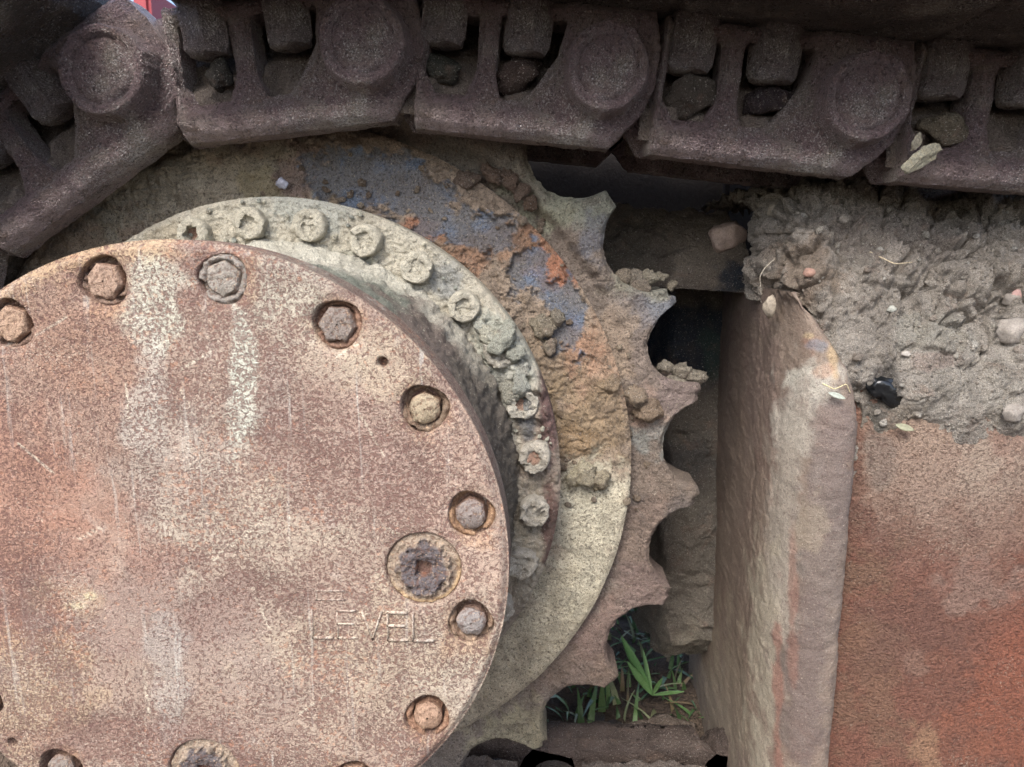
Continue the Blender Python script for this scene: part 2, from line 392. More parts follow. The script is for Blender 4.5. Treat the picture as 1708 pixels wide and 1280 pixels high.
for (x0, y0, x1, y1, w_) in [(300, 618, 356, 584, 2.2), (352, 936, 436, 872, 2.6), (560, 596, 600, 574, 1.8), (30, 740, 90, 790, 2.0), (210, 640, 215, 700, 1.6), (330, 700, 300, 650, 1.6), (640, 880, 690, 905, 2.4), (130, 900, 170, 880, 1.6), (500, 1190, 560, 1150, 1.8), (60, 560, 110, 530, 1.8), (240, 1120, 250, 1200, 2.0), (600, 690, 640, 760, 1.5), (420, 980, 450, 1050, 1.5)]:
    L2 = (x1 - x0) ** 2 + (y1 - y0) ** 2; t_ = np.clip(((qx - x0) * (x1 - x0) + (qy - y0) * (y1 - y0)) / L2, 0, 1)
    d_ = np.hypot(qx - x0 - t_ * (x1 - x0), qy - y0 - t_ * (y1 - y0)); w = ((1 - ss(w_ * .5, w_ * 1.6, d_)) * 0.75)[:, None]; C = C * (1 - w) + lin((222, 206, 184)) * w
C = C * np.array([0.85, 0.86, 0.81])
side = V[:, 1] > 0.006; inset = side & (np.hypot(V[:, 0], V[:, 2]) < 0.21)
C[inset] = lin((118, 92, 76)); C[side & ~inset] = C[side & ~inset] * 0.4 + lin((120, 106, 92)) * 0.6
cover = obj('cover_plate', set_col(mesh('cover_plate', rel(V), F[:, ::-1]), C), M['cover'], root)
cover['label'] = 'round rusty cover plate with recessed hexagon bolts'

# hexagon bolts in the pockets
def hexbolt(seed):
    prof = [(0.0006, -0.0002), (0.006, -0.0003), (0.0098, 0.0000), (0.0118, 0.0012), (0.0128, 0.0032), (0.0128, 0.011)]
    worn = seed in (4, 5, 6, 7, 11)
    if worn: prof = [(0.0006, -0.0012), (0.0050, -0.0010), (0.0082, 0.0002), (0.0102, 0.0022), (0.0110, 0.0046), (0.0114, 0.011)]
    V, F = lathe(prof, 48, [0, 0, 0, 0 if worn else 6, 6, 6])
    V = V + 0.00095 * fbm(V + seed * 3.1, 160, 3)[:, None] * np.array([1, 1.2, 1]); return V, F
bcols = [(160, 130, 104), (154, 126, 104), (140, 132, 120), (124, 112, 102), (152, 136, 108), (128, 116, 108), (132, 124, 118), (156, 124, 98)]
for k, (bx, bz) in enumerate(bolts):
    V, F = hexbolt(k); C = np.tile(lin(bcols[k % 8]), (len(V), 1))
    w = ss(0.001, 0.004, V[:, 1])[:, None] * 0.7; C = C * (1 - w) + lin((120, 84, 62)) * w
    a = random.uniform(-0.5, 0.5)
    obj('bolt', set_col(mesh('bolt', V, F[:, ::-1], True, 35), C), M['rustbolt'], cover, (bx, -0.25 + 0.0005, bz), (0, a, 0))
# mud-filled pocket ring at two bolts
def ringmud(r0, r1, seed, amp):
    a = np.linspace(0, 2 * math.pi, 72, endpoint=False); rr = np.linspace(r0, r1, 8)
    Rr, A = np.meshgrid(rr, a, indexing='ij')
    P = np.stack([Rr * np.cos(A), 0 * A, Rr * np.sin(A)], -1).reshape(-1, 3)
    t = ((Rr - r0) / (r1 - r0)).ravel(); upd = ss(-0.3, 0.5, np.sin(A).ravel() + 0.35 * np.cos(A + seed).ravel())
    P[:, 1] = 0.004 - 0.003 * np.sin(t * math.pi) + (0.006 * upd if seed != 2 else 0) + amp * fbm(P + seed, 180, 4) + 0.006 * (fbm(P + seed * 2, 60, 2) > 0.25)
    return P, grid_faces(8, 72, True)
for k, c in ((2, (134, 126, 116)), (4, (120, 100, 80)), (5, (146, 112, 80)), (6, (132, 108, 86)), (7, (142, 106, 80)), (3, (132, 100, 80)), (1, (122, 98, 82)), (0, (122, 96, 80))):
    V, F = ringmud(0.0112, 0.0170, k, 0.0024)
    if k != 2: V[:, 1] += 0.002
    obj('rust_scale', set_col(mesh('rust_scale', V, F[:, ::-1]), lin(c)), M['rustbolt'], cover, (bolts[k][0], -0.25, bolts[k][1]))
# plugs with square sockets
def plug(seed):
    rr = np.concatenate([np.linspace(0.0004, 0.0258, 60), [0.0259]])
    def h(r, a):
        x = r * np.cos(a + 0.1); z = r * np.sin(a + 0.1)
        P = np.stack([x, 0 * x, z], -1).reshape(-1, 3)
        n = (fbm(P + seed, 150, 5, 0.6) * 0.0014).reshape(r.shape)
        y = 0.003 - 0.0040 * (1 - ss(0.0172, 0.0192, r + n * 3)) + 0.0022 * (1 - ss(0.0058, 0.0130, r)) 
        sq = np.maximum(np.abs(x), np.abs(z))
        y = y + 0.008 * (1 - ss(0.0046, 0.0056, sq)) + n
        y = y + 0.002 * ss(0.0252, 0.0259, r)
        return y
    V, F = polar(rr, 144, h)
    r = np.hypot(V[:, 0], V[:, 2]); n = fbm(V + seed, 90, 3) * 0.004
    C = np.tile(lin((146, 128, 108)), (len(V), 1))
    w = (1 - ss(0.0165, 0.0200, r + n))[:, None]; C = C * (1 - w) + lin((92, 84, 84)) * w
    w = (1 - ss(0.0048, 0.0062, r))[:, None]; C = C * (1 - w) + lin((140, 92, 66)) * w
    w = (ss(0.0215, 0.0245, r) * ss(-0.1, 0.5, -np.sin(np.arctan2(V[:, 2], V[:, 0]) - 0.4) + n * 80))[:, None]; C = C * (1 - w) + lin((176, 146, 104)) * w  # highlight along the lower rim, painted in as paler colour
    return V, F, C
for k, (bx, bz) in enumerate(PLUGS):
    V, F, C = plug(k * 5.0)
    o = obj(['level_plug', 'filler_plug'][k], set_col(mesh('plug', V, F[:, ::-1]), C), M['rustbolt'], cover, (bx, -0.25, bz))
    o['label'] = ['dark round plug with square socket above the raised lettering', 'dark rusty round plug at the bottom of the cover'][k]
# raised lettering LEVEL, worn at its left end
lp0 = U(522, 1063, 0); lp1 = U(722, 1022, 0)
LW = lp1[0] - lp0[0]; LH = lp1[2] - lp0[2]
adv = LW / 4.78; gw = adv * 0.76; stroke = 0.0018
glyph = {'L': [((0, 1), (0, 0)), ((0, 0), (1, 0))], 'E': [((0, 1), (0, 0)), ((0, 0), (1, 0)), ((0, 0.52), (0.85, 0.52)), ((0, 1), (1, 1))], 'V': [((0, 1), (0.5, 0)), ((0.5, 0), (1, 1))]}
def stroke_mesh(segs, rise):
    Vs, Fs, b = [], [], 0
    for (x0, z0), (x1, z1) in segs:
        p = np.array([x0 * gw, z0 * LH]); q = np.array([x1 * gw, z1 * LH]); d = (q - p) / np.linalg.norm(q - p); n = np.array([-d[1], d[0]])
        p = p - d * stroke * 0.5; q = q + d * stroke * 0.5
        base = [p - n * stroke * .5, q - n * stroke * .5, q + n * stroke * .5, p + n * stroke * .5]
        top = [p - n * stroke * .28 + d * stroke * .2, q - n * stroke * .28 - d * stroke * .2, q + n * stroke * .28 - d * stroke * .2, p + n * stroke * .28 + d * stroke * .2]
        for w in base: Vs.append((w[0], 0.0012, w[1]))
        for w in top: Vs.append((w[0], -rise, w[1]))
        Fs += [(b + 4, b + 5, b + 6, b + 7)] + [(b + i, b + (i + 1) % 4, b + 4 + (i + 1) % 4, b + 4 + i) for i in range(4)]; b += 8
    return np.array(Vs), np.array(Fs)
for k, ch in enumerate('LEVEL'):
    V, F = stroke_mesh(glyph[ch], [0.0012, 0.0006, 0.0015, 0.0022, 0.0025][k])
    W = V + np.array([lp0[0] + k * adv, 0, lp0[2]])
    obj('letter', set_col(mesh('letter', V, F), paint(W, (186, 164, 144), blob, 26, 0.6)), M['cover'], cover, (lp0[0] + k * adv, -0.25, lp0[2]))
b0 = U(528, 1000, 0); b1 = U(574, 986, 0)
gw_, LH_ = gw, LH
gw = b1[0] - b0[0]; LH = b1[2] - b0[2]; stroke = 0.0015
V, F = stroke_mesh([((0, 0), (1, 0)), ((0, 1), (1, 1)), ((0, 0), (0, 1))], 0.0006)
obj('level_mark', set_col(mesh('level_mark', V, F), lin((188, 166, 146))), M['cover'], cover, (b0[0], -0.25, b0[2]))

# housing barrel between cover and flange
NB = 720
ys = np.linspace(0.030, 0.200, 40)
yy, aa = np.meshgrid(ys, np.linspace(0, 2 * math.pi, NB, endpoint=False), indexing='ij')
rb = 0.2135 - 0.003 * ss(0.03, 0.05, yy) + 0.011 * ss(0.13, 0.205, yy) ** 1.6
P = np.stack([rb * np.cos(aa), yy, rb * np.sin(aa)], -1).reshape(-1, 3)
P2 = P.copy(); dr = 0.0022 * fbm(P, 45, 5) + 0.0014 * fbm(P, 150, 4) + (0.004 * ss(0.08, 0.19, yy)).ravel() * (fbm(P, 60, 4, 0.6) + 1.2 * (0.5 - worley(P, 110)[0]))
P2[:, 0] += dr * np.cos(aa).ravel(); P2[:, 2] += dr * np.sin(aa).ravel()
C = paint(P2, (120, 110, 96), [(560, 470, 120, 60, (132, 138, 122), 0.8), (700, 560, 80, 80, (118, 100, 92), 0.6), (800, 700, 60, 140, (96, 86, 76), 0.7), (845, 900, 40, 160, (104, 94, 80), 0.7)])
w = ss(0.15, 0.19, P2[:, 1] + 0.03 * fbm(P2, 25, 4) + 0.06 * ss(0.85, 1.0, np.sin(aa.ravel())))[:, None] * ss(0.3, 0.8, np.sin(aa.ravel()))[:, None]; C = C * (1 - w) + lin((200, 194, 174)) * w
hs = obj('gear_housing', set_col(mesh('gear_housing', rel(P2), grid_faces(40, NB, True)[:, ::-1]), C), M['hub'], root)

# bolted flange with cap screws, mud packed round them
FR = 0.2605; SR = 0.2375
flange_ang = [106.9, 94.3, 81.2, 69.0, 56.6, 43.6, 31.0, 18.6, 6.1, -6.6, -19.4, -31.5]
flange_ang += [-31.5 - 12.83 * k for k in range(1, 17)]
screws = [(SR * math.cos(R(a)), SR * math.sin(R(a))) for a in flange_ang]
rs = np.concatenate([np.linspace(0.2085, 0.2575, 76), [0.2585, 0.2593, 0.2600, 0.2605, 0.2605, 0.2605]])
def fl_h(r, a):
    P = np.stack([r * np.cos(a), 0 * r, r * np.sin(a)], -1).reshape(-1, 3)
    deg = np.degrees(a); deg = np.where(deg > 180, deg - 360, deg)
    clump = ss(8, 18, deg) * (1 - ss(36, 44, deg))
    f1, f2 = worley(P + 3, 70); clod = (0.55 - f1).reshape(r.shape)
    n = fbm(P, 55, 5).reshape(r.shape)
    h = 0.196 - 0.0022 * n - 0.0012 * fbm(P, 220, 3).reshape(r.shape)
    h = h - clump * (0.008 + 0.016 * np.maximum(clod, -.2) + 0.006 * n) * ss(0.222, 0.238, r) * (1 - 0.6 * ss(0.254, 0.26, r))
    h = h - 0.0035 * (0.5 - worley(P + 1, 160)[0]).reshape(r.shape)
    h = h + 0.004 * ss(0.2545, 0.2605, r) ** 2
    return h
V, F = polar(rs, 1260, fl_h)
V[-1260:, 1] = 0.232; V[-2520:-1260, 1] = 0.215
C = paint(V, (186, 176, 154), [(400, 400, 240, 90, (196, 188, 166), 0.7), (700, 440, 120, 90, (192, 184, 162), 0.7), (830, 580, 70, 60, (170, 172, 156), 0.8), (860, 640, 40, 60, (176, 174, 160), 0.8), (510, 350, 80, 40, (160, 172, 168), 0.4),
     (905, 760, 50, 130, (146, 126, 110), 0.8), (890, 920, 60, 130, (150, 138, 118), 0.8), (915, 680, 16, 90, (112, 82, 78), 0.9), (920, 900, 16, 110, (104, 74, 66), 0.9), (840, 1040, 60, 70, (132, 112, 94), 0.7),
     (740, 470, 30, 30, (120, 128, 132), 0.6), (560, 440, 70, 20, (150, 158, 140), 0.6), (300, 400, 60, 40, (178, 164, 136), 0.7), (880, 700, 14, 50, (92, 104, 112), 0.6)])
fl = obj('flange', set_col(mesh('flange', rel(V), F[:, ::-1]), C), M['hub'], root)
def capscrew(seed, fill):
    prof = [(0.0005, -0.005 + fill), (0.0052, -0.0052 + fill), (0.0072, -0.0056 + fill * 0.9), (0.0080, -0.0112), (0.0105, -0.0120), (0.0130, -0.0116), (0.0142, -0.0098), (0.0145, -0.004), (0.0148, 0.006)]
    V, F = lathe(prof, 42, [0, 0, 6, 6, 0, 0, 0, 0, 0])
    V = V + ((0.0017 if seed < 6 else 0.0024) * fbm(V + seed * 2.7, 110, 5, 0.6))[:, None] * np.array([1, 1.1, 1]); return V, F
for k, (bx, bz) in enumerate(screws):
    fill = [0.003, -0.001, -0.003, -0.0035, -0.004, -0.002, -0.003, -0.001, -0.004, -0.003, -0.003, -0.003][k % 12]
    V, F = capscrew(k, fill); wp = V + np.array([bx, 0.196, bz])
    base = (190, 182, 160) if k < 6 else (188, 180, 162) if k < 8 else (182, 172, 154)
    C = paint(wp, base, [], 80, 0.5); C = C * (1 + 0.18 * fbm(wp, 90, 3))[:, None]
    if k in (0, 7, 8): C[:84] = lin((158, 122, 100))
    obj('cap_screw', set_col(mesh('cap_screw', V, F[:, ::-1], True, 50), np.clip(C, 0, 1)), M['hub'], fl, (bx, -0.25 + 0.1955, bz), (0, random.uniform(0, 1), 0))

# hub disc (the thick ring carrying the teeth)
BO = 0.331
rs = np.concatenate([np.linspace(0.24, 0.327, 88), [0.3285, 0.3298, 0.3306, 0.331, 0.331, 0.331]])
BARE = [(620, 300, 120, 55), (690, 330, 60, 45), (800, 385, 85, 38), (885, 455, 48, 40), (945, 520, 30, 75), (1010, 470, 20, 30), (930, 570, 26, 40)]
def bare_mask(P):
    px, py = proj(P); n = fbm(P, 45, 5, 0.6) * 0.55; m = np.zeros(len(P))
    for (x, y, rx, ry) in BARE:
        m = np.maximum(m, 1 - ss(0.82, 1.0, np.hypot((px - x) / rx, (py - y) / ry) + n))
    return m
def disc_h(r, a):
    P = np.stack([r * np.cos(a), 0 * r + 0.236, r * np.sin(a)], -1).reshape(-1, 3)
    deg = np.degrees(a); deg = np.where(deg > 180, deg - 360, deg)
    up = ss(-8, 4, deg + 14 * fbm(P, 20, 4).reshape(r.shape)) * (1 - ss(120, 150, deg))          # crust of mud on the upper right part
    n = fbm(P, 32, 5, 0.55).reshape(r.shape); n2 = fbm(P, 140, 4, 0.6).reshape(r.shape)
    Q = P + 0.012 * np.stack([fbm(P, 30, 3), fbm(P + 4, 30, 3), fbm(P + 8, 30, 3)], 1)
    f1, f2 = worley(Q, 36); g1, g2 = worley(Q + 3, 110)
    crack = ss(0.0, 0.12, (f2 - f1)).reshape(r.shape); crumb = (0.5 - g1).reshape(r.shape)
    bare = bare_mask(P).reshape(r.shape)
    y = 0.238 - (0.0008 * n2 + 0.0012 * n) * (1 - 0.7 * bare)
    y = y - up * (1 - bare) * (0.0030 + 0.0032 * n + 0.0018 * crack + 0.0016 * crumb + 0.0010 * n2)
    y = y + 0.003 * ss(0.325, 0.331, r) ** 2 + 0.008 * up * ss(0.312, 0.328, r) * ss(25, 40, deg)
    return y
V, F = polar(rs, 1512, disc_h)
V[-1512:, 1] = 0.262; V[-3024:-1512, 1] = 0.250
MUD = (156, 136, 114)
dblob = [(705, 378, 34, 26, (178, 116, 80), 0.8), (800, 430, 60, 26, (160, 116, 86), 0.7), (930, 440, 45, 45, (188, 120, 82), 0.85), (900, 395, 60, 28, (168, 118, 84), 0.7), (960, 580, 36, 50, (178, 122, 88), 0.8), (850, 420, 60, 40, (150, 112, 80), 0.6), (745, 420, 40, 22, (140, 104, 74), 0.6),
         (900, 620, 70, 70, (140, 118, 90), 0.7), (1000, 600, 50, 90, (168, 134, 104), 0.7), (980, 700, 90, 70, (152, 128, 94), 0.8), (950, 735, 50, 30, (146, 116, 76), 0.6),
         (980, 830, 70, 60, (204, 194, 166), 0.9), (985, 920, 70, 120, (196, 186, 158), 0.9), (930, 1040, 90, 90, (190, 178, 148), 0.85), (850, 1130, 90, 90, (182, 168, 138), 0.8), (800, 1200, 120, 60, (178, 162, 134), 0.8),
         (300, 310, 220, 90, (160, 150, 128), 0.8), (500, 280, 40, 50, (142, 118, 106), 0.8), (440, 315, 40, 30, (150, 136, 100), 0.7), (560, 330, 40, 30, (124, 104, 72), 0.6)]
C = paint(V, MUD, dblob, 38, 0.75); C = np.clip(C * (1 + 0.25 * fbm(V, 60, 4))[:, None], 0, 1)
bm_ = (bare_mask(V) * 0.85)[:, None]; q_ = ss(-.3, .5, fbm(V, 40, 4))[:, None]
C = C * (1 - bm_) + (lin((108, 110, 114)) * (1 - q_) + lin((98, 118, 142)) * q_) * bm_
disc = obj('sprocket_hub', set_col(mesh('sprocket_hub', rel(V), F[:, ::-1]), C), M['sprocket'], root)

# toothed ring: 23 worn teeth
tips = [56.5, 40.5, 24.7, 10.6, -4.9, -20.9, -37.3, -52.6]
step_a = (360 - (56.5 + 52.6)) / 16
tips = tips + [-52.6 - step_a * k for k in range(1, 16)]
tips = np.array(sorted(tips)); tips_ext = np.concatenate([[tips[-1] - 360], tips, [tips[0] + 360]])
def tooth_r(a):
    deg = np.degrees(a); deg = (deg + 180) % 360 - 180
    deg = np.where(deg < tips[0], deg + 0, deg)
    i = np.clip(np.searchsorted(tips_ext, deg) - 1, 0, len(tips_ext) - 2)
    lo = tips_ext[i]; hi = tips_ext[i + 1]
    f = (deg - lo) / (hi - lo) - 0.5
    arc = np.abs(f) * 0.1065
    w, dpt = 0.0440, 0.0490
    rho = max(w, (w * w + dpt * dpt) / (2 * dpt)) * 1.0
    rr = 0.3645 + rho - np.sqrt(np.maximum(rho ** 2 - np.minimum(arc, w) ** 2, 0))
    tipk = ss(0.0455, 0.0535, arc)
    wear = 0.0025 * np.sin(i * 2.3) + 0.002 * np.sin(i * 5.1)
    return np.minimum(rr, 0.4125 - 0.003 * (1 - tipk)) + wear * ss(0.03, 0.05, arc)
NT = 23 * 110
tr = np.concatenate([np.linspace(0, 0.9, 26), [0.93, 0.955, 0.975, 0.988, 0.996, 1.0, 1.0, 1.0, 1.0]])
a = np.linspace(0, 2 * math.pi, NT, endpoint=False)
ro = tooth_r(a)
# smooth the tips slightly
ro = (np.roll(ro, 1) + np.roll(ro, -1) + 2 * ro) / 4
T, A = np.meshgrid(tr, a, indexing='ij'); RO = np.tile(ro, (len(tr), 1))
RR = 0.318 + (RO - 0.318) * T
edge = (RO - RR)
P = np.stack([RR * np.cos(A), 0 * A, RR * np.sin(A)], -1).reshape(-1, 3)
n = fbm(P, 38, 5).reshape(RR.shape); n2 = fbm(P, 170, 3).reshape(RR.shape)
yb = 0.2545 - 0.0012 * n - 0.0008 * n2
rim = ss(0.340, 0.352, RR)
degA = (np.degrees(A) + 180) % 360 - 180
upm = ss(0, 25, degA) * (1 - ss(130, 160, degA))
yb = yb - 0.004 * rim * (1 - ss(0.372, 0.40, RR)) - upm * rim * (0.004 * np.maximum(n + .2, 0))
yb = yb - 0.011 * ss(25, 40, degA) * (1 - ss(130, 160, degA)) * ss(0.343, 0.356, RR + 0.006 * n)
yb = yb - 0.0025 * (0.5 - worley(P + 7, 120)[0]).reshape(RR.shape)
yb = yb + 0.006 * (1 - ss(0.0, 0.007, edge)) ** 2 + 0.004 * ss(0.396, 0.414, RR)
yb[-3] += 0.012; yb[-2] = 0.288; yb[-1] = 0.312
rag = 0.0014 * fbm(np.stack([np.cos(A) * .4, yb, np.sin(A) * .4], -1).reshape(-1, 3), 110, 4).reshape(RR.shape) * ss(0.85, 1.0, T)
RR = RR + rag
V = np.stack([RR * np.cos(A), yb, RR * np.sin(A)], -1).reshape(-1, 3)
tblob = [(960, 330, 120, 60, (150, 144, 122), 0.85), (1000, 340, 50, 40, (138, 134, 122), 0.7), (990, 400, 30, 40, (108, 106, 116), 0.7), (1090, 500, 80, 40, (112, 114, 124), 0.75), (1080, 480, 60, 20, (150, 140, 120), 0.7), (1050, 540, 40, 50, (128, 112, 108), 0.6),
         (1090, 620, 60, 60, (128, 108, 98), 0.7), (1150, 655, 50, 40, (126, 104, 100), 0.7), (1075, 690, 40, 40, (152, 118, 102), 0.6), (1085, 730, 30, 30, (120, 118, 114), 0.7), (1090, 800, 70, 60, (118, 98, 86), 0.8),
         (1110, 850, 60, 26, (92, 80, 78), 0.6), (1060, 900, 60, 80, (120, 96, 84), 0.7), (1080, 990, 60, 50, (118, 92, 86), 0.7), (1000, 1060, 60, 60, (130, 100, 90), 0.7), (960, 1130, 70, 40, (124, 98, 86), 0.6), (900, 1100, 60, 40, (120, 98, 84), 0.6),
         (880, 1220, 90, 50, (154, 138, 110), 0.8), (1010, 1130, 40, 30, (134, 108, 92), 0.6), (880, 300, 50, 50, (130, 118, 104), 0.7), (700, 270, 160, 40, (112, 104, 98), 0.7), (1030, 560, 30, 80, (160, 132, 108), 0.6)]
C = paint(V, (138, 118, 106), [(b_[0], b_[1], b_[2], b_[3], tuple(min(255, 1.1 * q) for q in b_[4]), b_[5]) for b_ in tblob], 40, 0.6) * np.array([0.93, 1.0, 0.97]); C = np.clip(C * (1 + 0.2 * fbm(V, 70, 4))[:, None], 0, 1)
teeth = obj('toothed_ring', set_col(mesh('toothed_ring', rel(V), grid_faces(len(tr), NT, True)[:, ::-1]), C), M['sprocket'], root)
teeth['label'] = 'worn ring of pointed teeth with round seats between them'

# caked mud along the inside of the teeth and on the disc (crumbs and slabs)
Vs, Fs, Cs, b = [], [], [], 0
def add_lumps(pts, sizes, cols, sub=2, flat=0.6, amp=0.35):
    global b
    for p, s, c in zip(pts, sizes, cols):
        k = random.randint(0, 999)
        V, F = lump(sub, (s, s * flat, s * random.uniform(0.6, 1.1)), k, amp, 1.4, 0.6)
        t = random.uniform(0, 6.28); ct, st = math.cos(t), math.sin(t)
        V = np.stack([V[:, 0] * ct - V[:, 2] * st, V[:, 1], V[:, 0] * st + V[:, 2] * ct], 1)
        Vs.append(V + p); Fs.append(F + b); b += len(V); Cs.append(np.tile(lin(c), (len(V), 1)))
MC = [(146, 130, 110), (136, 118, 98), (156, 140, 118), (124, 106, 88)]
for k in range(90):
    ang = R(random.uniform(-8, 95)); r = random.choice([random.uniform(0.262, 0.275), random.uniform(0.27, 0.33), random.uniform(0.325, 0.352)])
    add_lumps([np.array([r * math.cos(ang), 0.2365 if r < .331 else 0.252, r * math.sin(ang)])], [random.uniform(0.0015, 0.0045)], [random.choice(MC)], 3, 0.45)
for k in range(70):
    ang = R(random.uniform(8, 110)); r = random.uniform(0.222, 0.258)
    add_lumps([np.array([r * math.cos(ang), 0.194, r * math.sin(ang)])], [random.uniform(0.001, 0.0036)], [random.choice([(206, 200, 176), (186, 182, 162), (170, 172, 158)])])
# larger clods on the flange, in a tooth seat and on a tooth
for (px, py, yv, s, c) in [(838, 565, .183, .016, (174, 174, 156)), (860, 590, .184, .010, (168, 168, 152)), (815, 560, .186, .012, (190, 186, 164)), (868, 640, .186, .012, (176, 176, 162)), (850, 655, .188, .012, (164, 160, 142)), (872, 615, .188, .008, (180, 178, 164)), (800, 545, .189, .006, (182, 182, 166)),
                           (1060, 465, .262, .010, (150, 138, 120)), (1085, 462, .262, .009, (160, 150, 128)), (1102, 462, .264, .007, (156, 146, 124)), (1040, 462, .258, .008, (146, 132, 112)), (1120, 478, .266, .007, (150, 138, 116)), (1070, 478, .256, .010, (144, 130, 112)),
                           (985, 375, .244, .010, (132, 112, 92)), (870, 320, .240, .012, (122, 102, 86)), (850, 300, .240, .012, (128, 106, 90)), (820, 290, .240, .012, (126, 104, 88)), (885, 340, .238, .008, (110, 88, 70)), (780, 300, .240, .012, (124, 106, 92)), (905, 545, .232, .012, (150, 138, 116)), (930, 530, .232, .010, (140, 130, 112)), (918, 580, .233, .009, (140, 128, 110)),
                           (1080, 685, .243, .014, (150, 128, 104)), (1060, 660, .238, .012, (158, 138, 114)), (975, 790, .230, .014, (190, 178, 146)), (1000, 800, .231, .012, (186, 172, 140)), (955, 800, .231, .010, (184, 172, 140)), (1020, 640, .234, .010, (160, 138, 110))]:
    add_lumps([U(px, py, yv)], [s], [c], 3, 0.55, 0.4)
V = np.concatenate(Vs)
o = obj('caked_mud', set_col(mesh('caked_mud', rel(V), np.concatenate(Fs)), np.concatenate(Cs)), M['mud'], root); o['kind'] = 'stuff'

# ================================================================== track links
S = 0.21 / 437.0
YL = 0.155
body = [(-356, -126), (24, -124), (72, -72), (92, -25), (92, 40), (78, 97), (-440, 97), (-492, 60), (-500, 0), (-480, -70), (-385, -92)]
win1 = [(-322, 62), (-243, 62), (-240, -20), (-256, -60), (-306, -62), (-328, -28)]
win2 = [(-196, 66), (-82, 66), (-94, 14), (-128, -36), (-150, -59), (-186, -59), (-196, -24)]
def link_sdf(x, z):
    x = x / S; z = z / S
    d = poly_sdf(x, z, body) 
    d = np.maximum(d, -(poly_sdf(x, z, win1) - 4)); d = np.maximum(d, -(poly_sdf(x, z, win2) - 4))
    return d * S
octo = [(86 * math.cos(R(22.5 + 45 * k)) * 0.89, 86 * math.sin(R(22.5 + 45 * k)) * 0.89) for k in range(8)]
def link_h(u, v, d):
    x = u / S; z = v / S; P = np.stack([u, 0 * u, v], 1)
    h = 0.0030 * fbm(P, 22, 3) + 0.0016 * fbm(P, 90, 5, 0.6)
    h = h - 0.030 * (1 - ss(-352, -338, x))                            # lap behind the neighbouring link
    web = ss(-92, -74, z)
    h = h - 0.009 * web * (1 - ss(-110, -70, x)) * ss(-345, -330, x)
    h = h - 0.012 * np.clip((-96 - z) / 30, 0, 1) - 0.003 * (1 - ss(-128, -114, z))                      # worn rail shoulder
    z0 = z + 8; rc = np.hypot(x, z0); od = poly_sdf(x, z0, octo) - 3; od = np.maximum(od, rc - 75); od = od + 3 * fbm(P, 60, 3)
    h = h + 0.0205 * (1 - ss(-7, 2, od))
    h = h - 0.0050 * np.exp(-((rc - 51) / 4.2) ** 2) - 0.0012 * (1 - ss(45, 54, rc))
    h = h - 0.006 * (1 - ss(0.0, 0.009, -d)) ** 2                      # rounded edges
    return h
V, F, nf = sdf_plate(link_sdf, -0.246, 0.05, -0.074, 0.050, 0.0014, link_h, 0.045, 4)
V[:, 0] += 0.0006 * fbm(V, 120, 3); V[:, 2] += 0.0008 * fbm(V + 9, 100, 3)
n = fbm(V, 25, 4)
C = np.tile(lin((128, 112, 112)), (len(V), 1)); w = ss(-0.2, 0.5, n)[:, None] * 0.6; C = C * (1 - w) + lin((138, 128, 118)) * w
w = ((1 - ss(-108, -90, V[:, 2] / S)) * ss(-0.4, 0.3, fbm(V + 3, 40, 3)))[:, None] * 0.5; C = C * (1 - w) + lin((206, 192, 188)) * w
C = C * np.array([0.80, 0.72, 0.72])
link_me = set_col(mesh('link_plate', V, F, True), C); link_me.materials.append(M['chain'])
Vb = V * np.array([1, -1, 1]); Fb_ = F; link_back = set_col(mesh('link_plate_inner', Vb, F[:, ::-1], True), C); link_back.materials.append(M['chain'])
# nut with bolt end
prof = [(0.0005, -0.0335), (0.010, -0.0335), (0.0172, -0.0325), (0.0202, -0.0285), (0.0208, -0.02), (0.0210, 0.0), (0.0210, 0.012)]
Vn, Fn = lathe(prof, 36, [0, 0, 0, 6, 6, 6, 6])
Vn = np.stack([Vn[:, 0], Vn[:, 2], Vn[:, 1]], 1)                    # axis now Z, hanging down
Vn = Vn + 0.0018 * fbm(Vn, 70, 4)[:, None]
nut_me = set_col(mesh('shoe_nut', Vn, Fn, True, 40), lin((112, 100, 98))); nut_me.materials.append(M['chain'])
# bushing and pin
Vp, Fp = lathe([(0.0005, 0), (0.030, 0), (0.031, 0.002), (0.031, 0.11), (0.030, 0.112), (0.0005, 0.112)], 32)
bush_me = set_col(mesh('bushing', Vp, Fp[:, ::-1], True, 40), lin((84, 76, 72))); bush_me.materials.append(M['chain'])
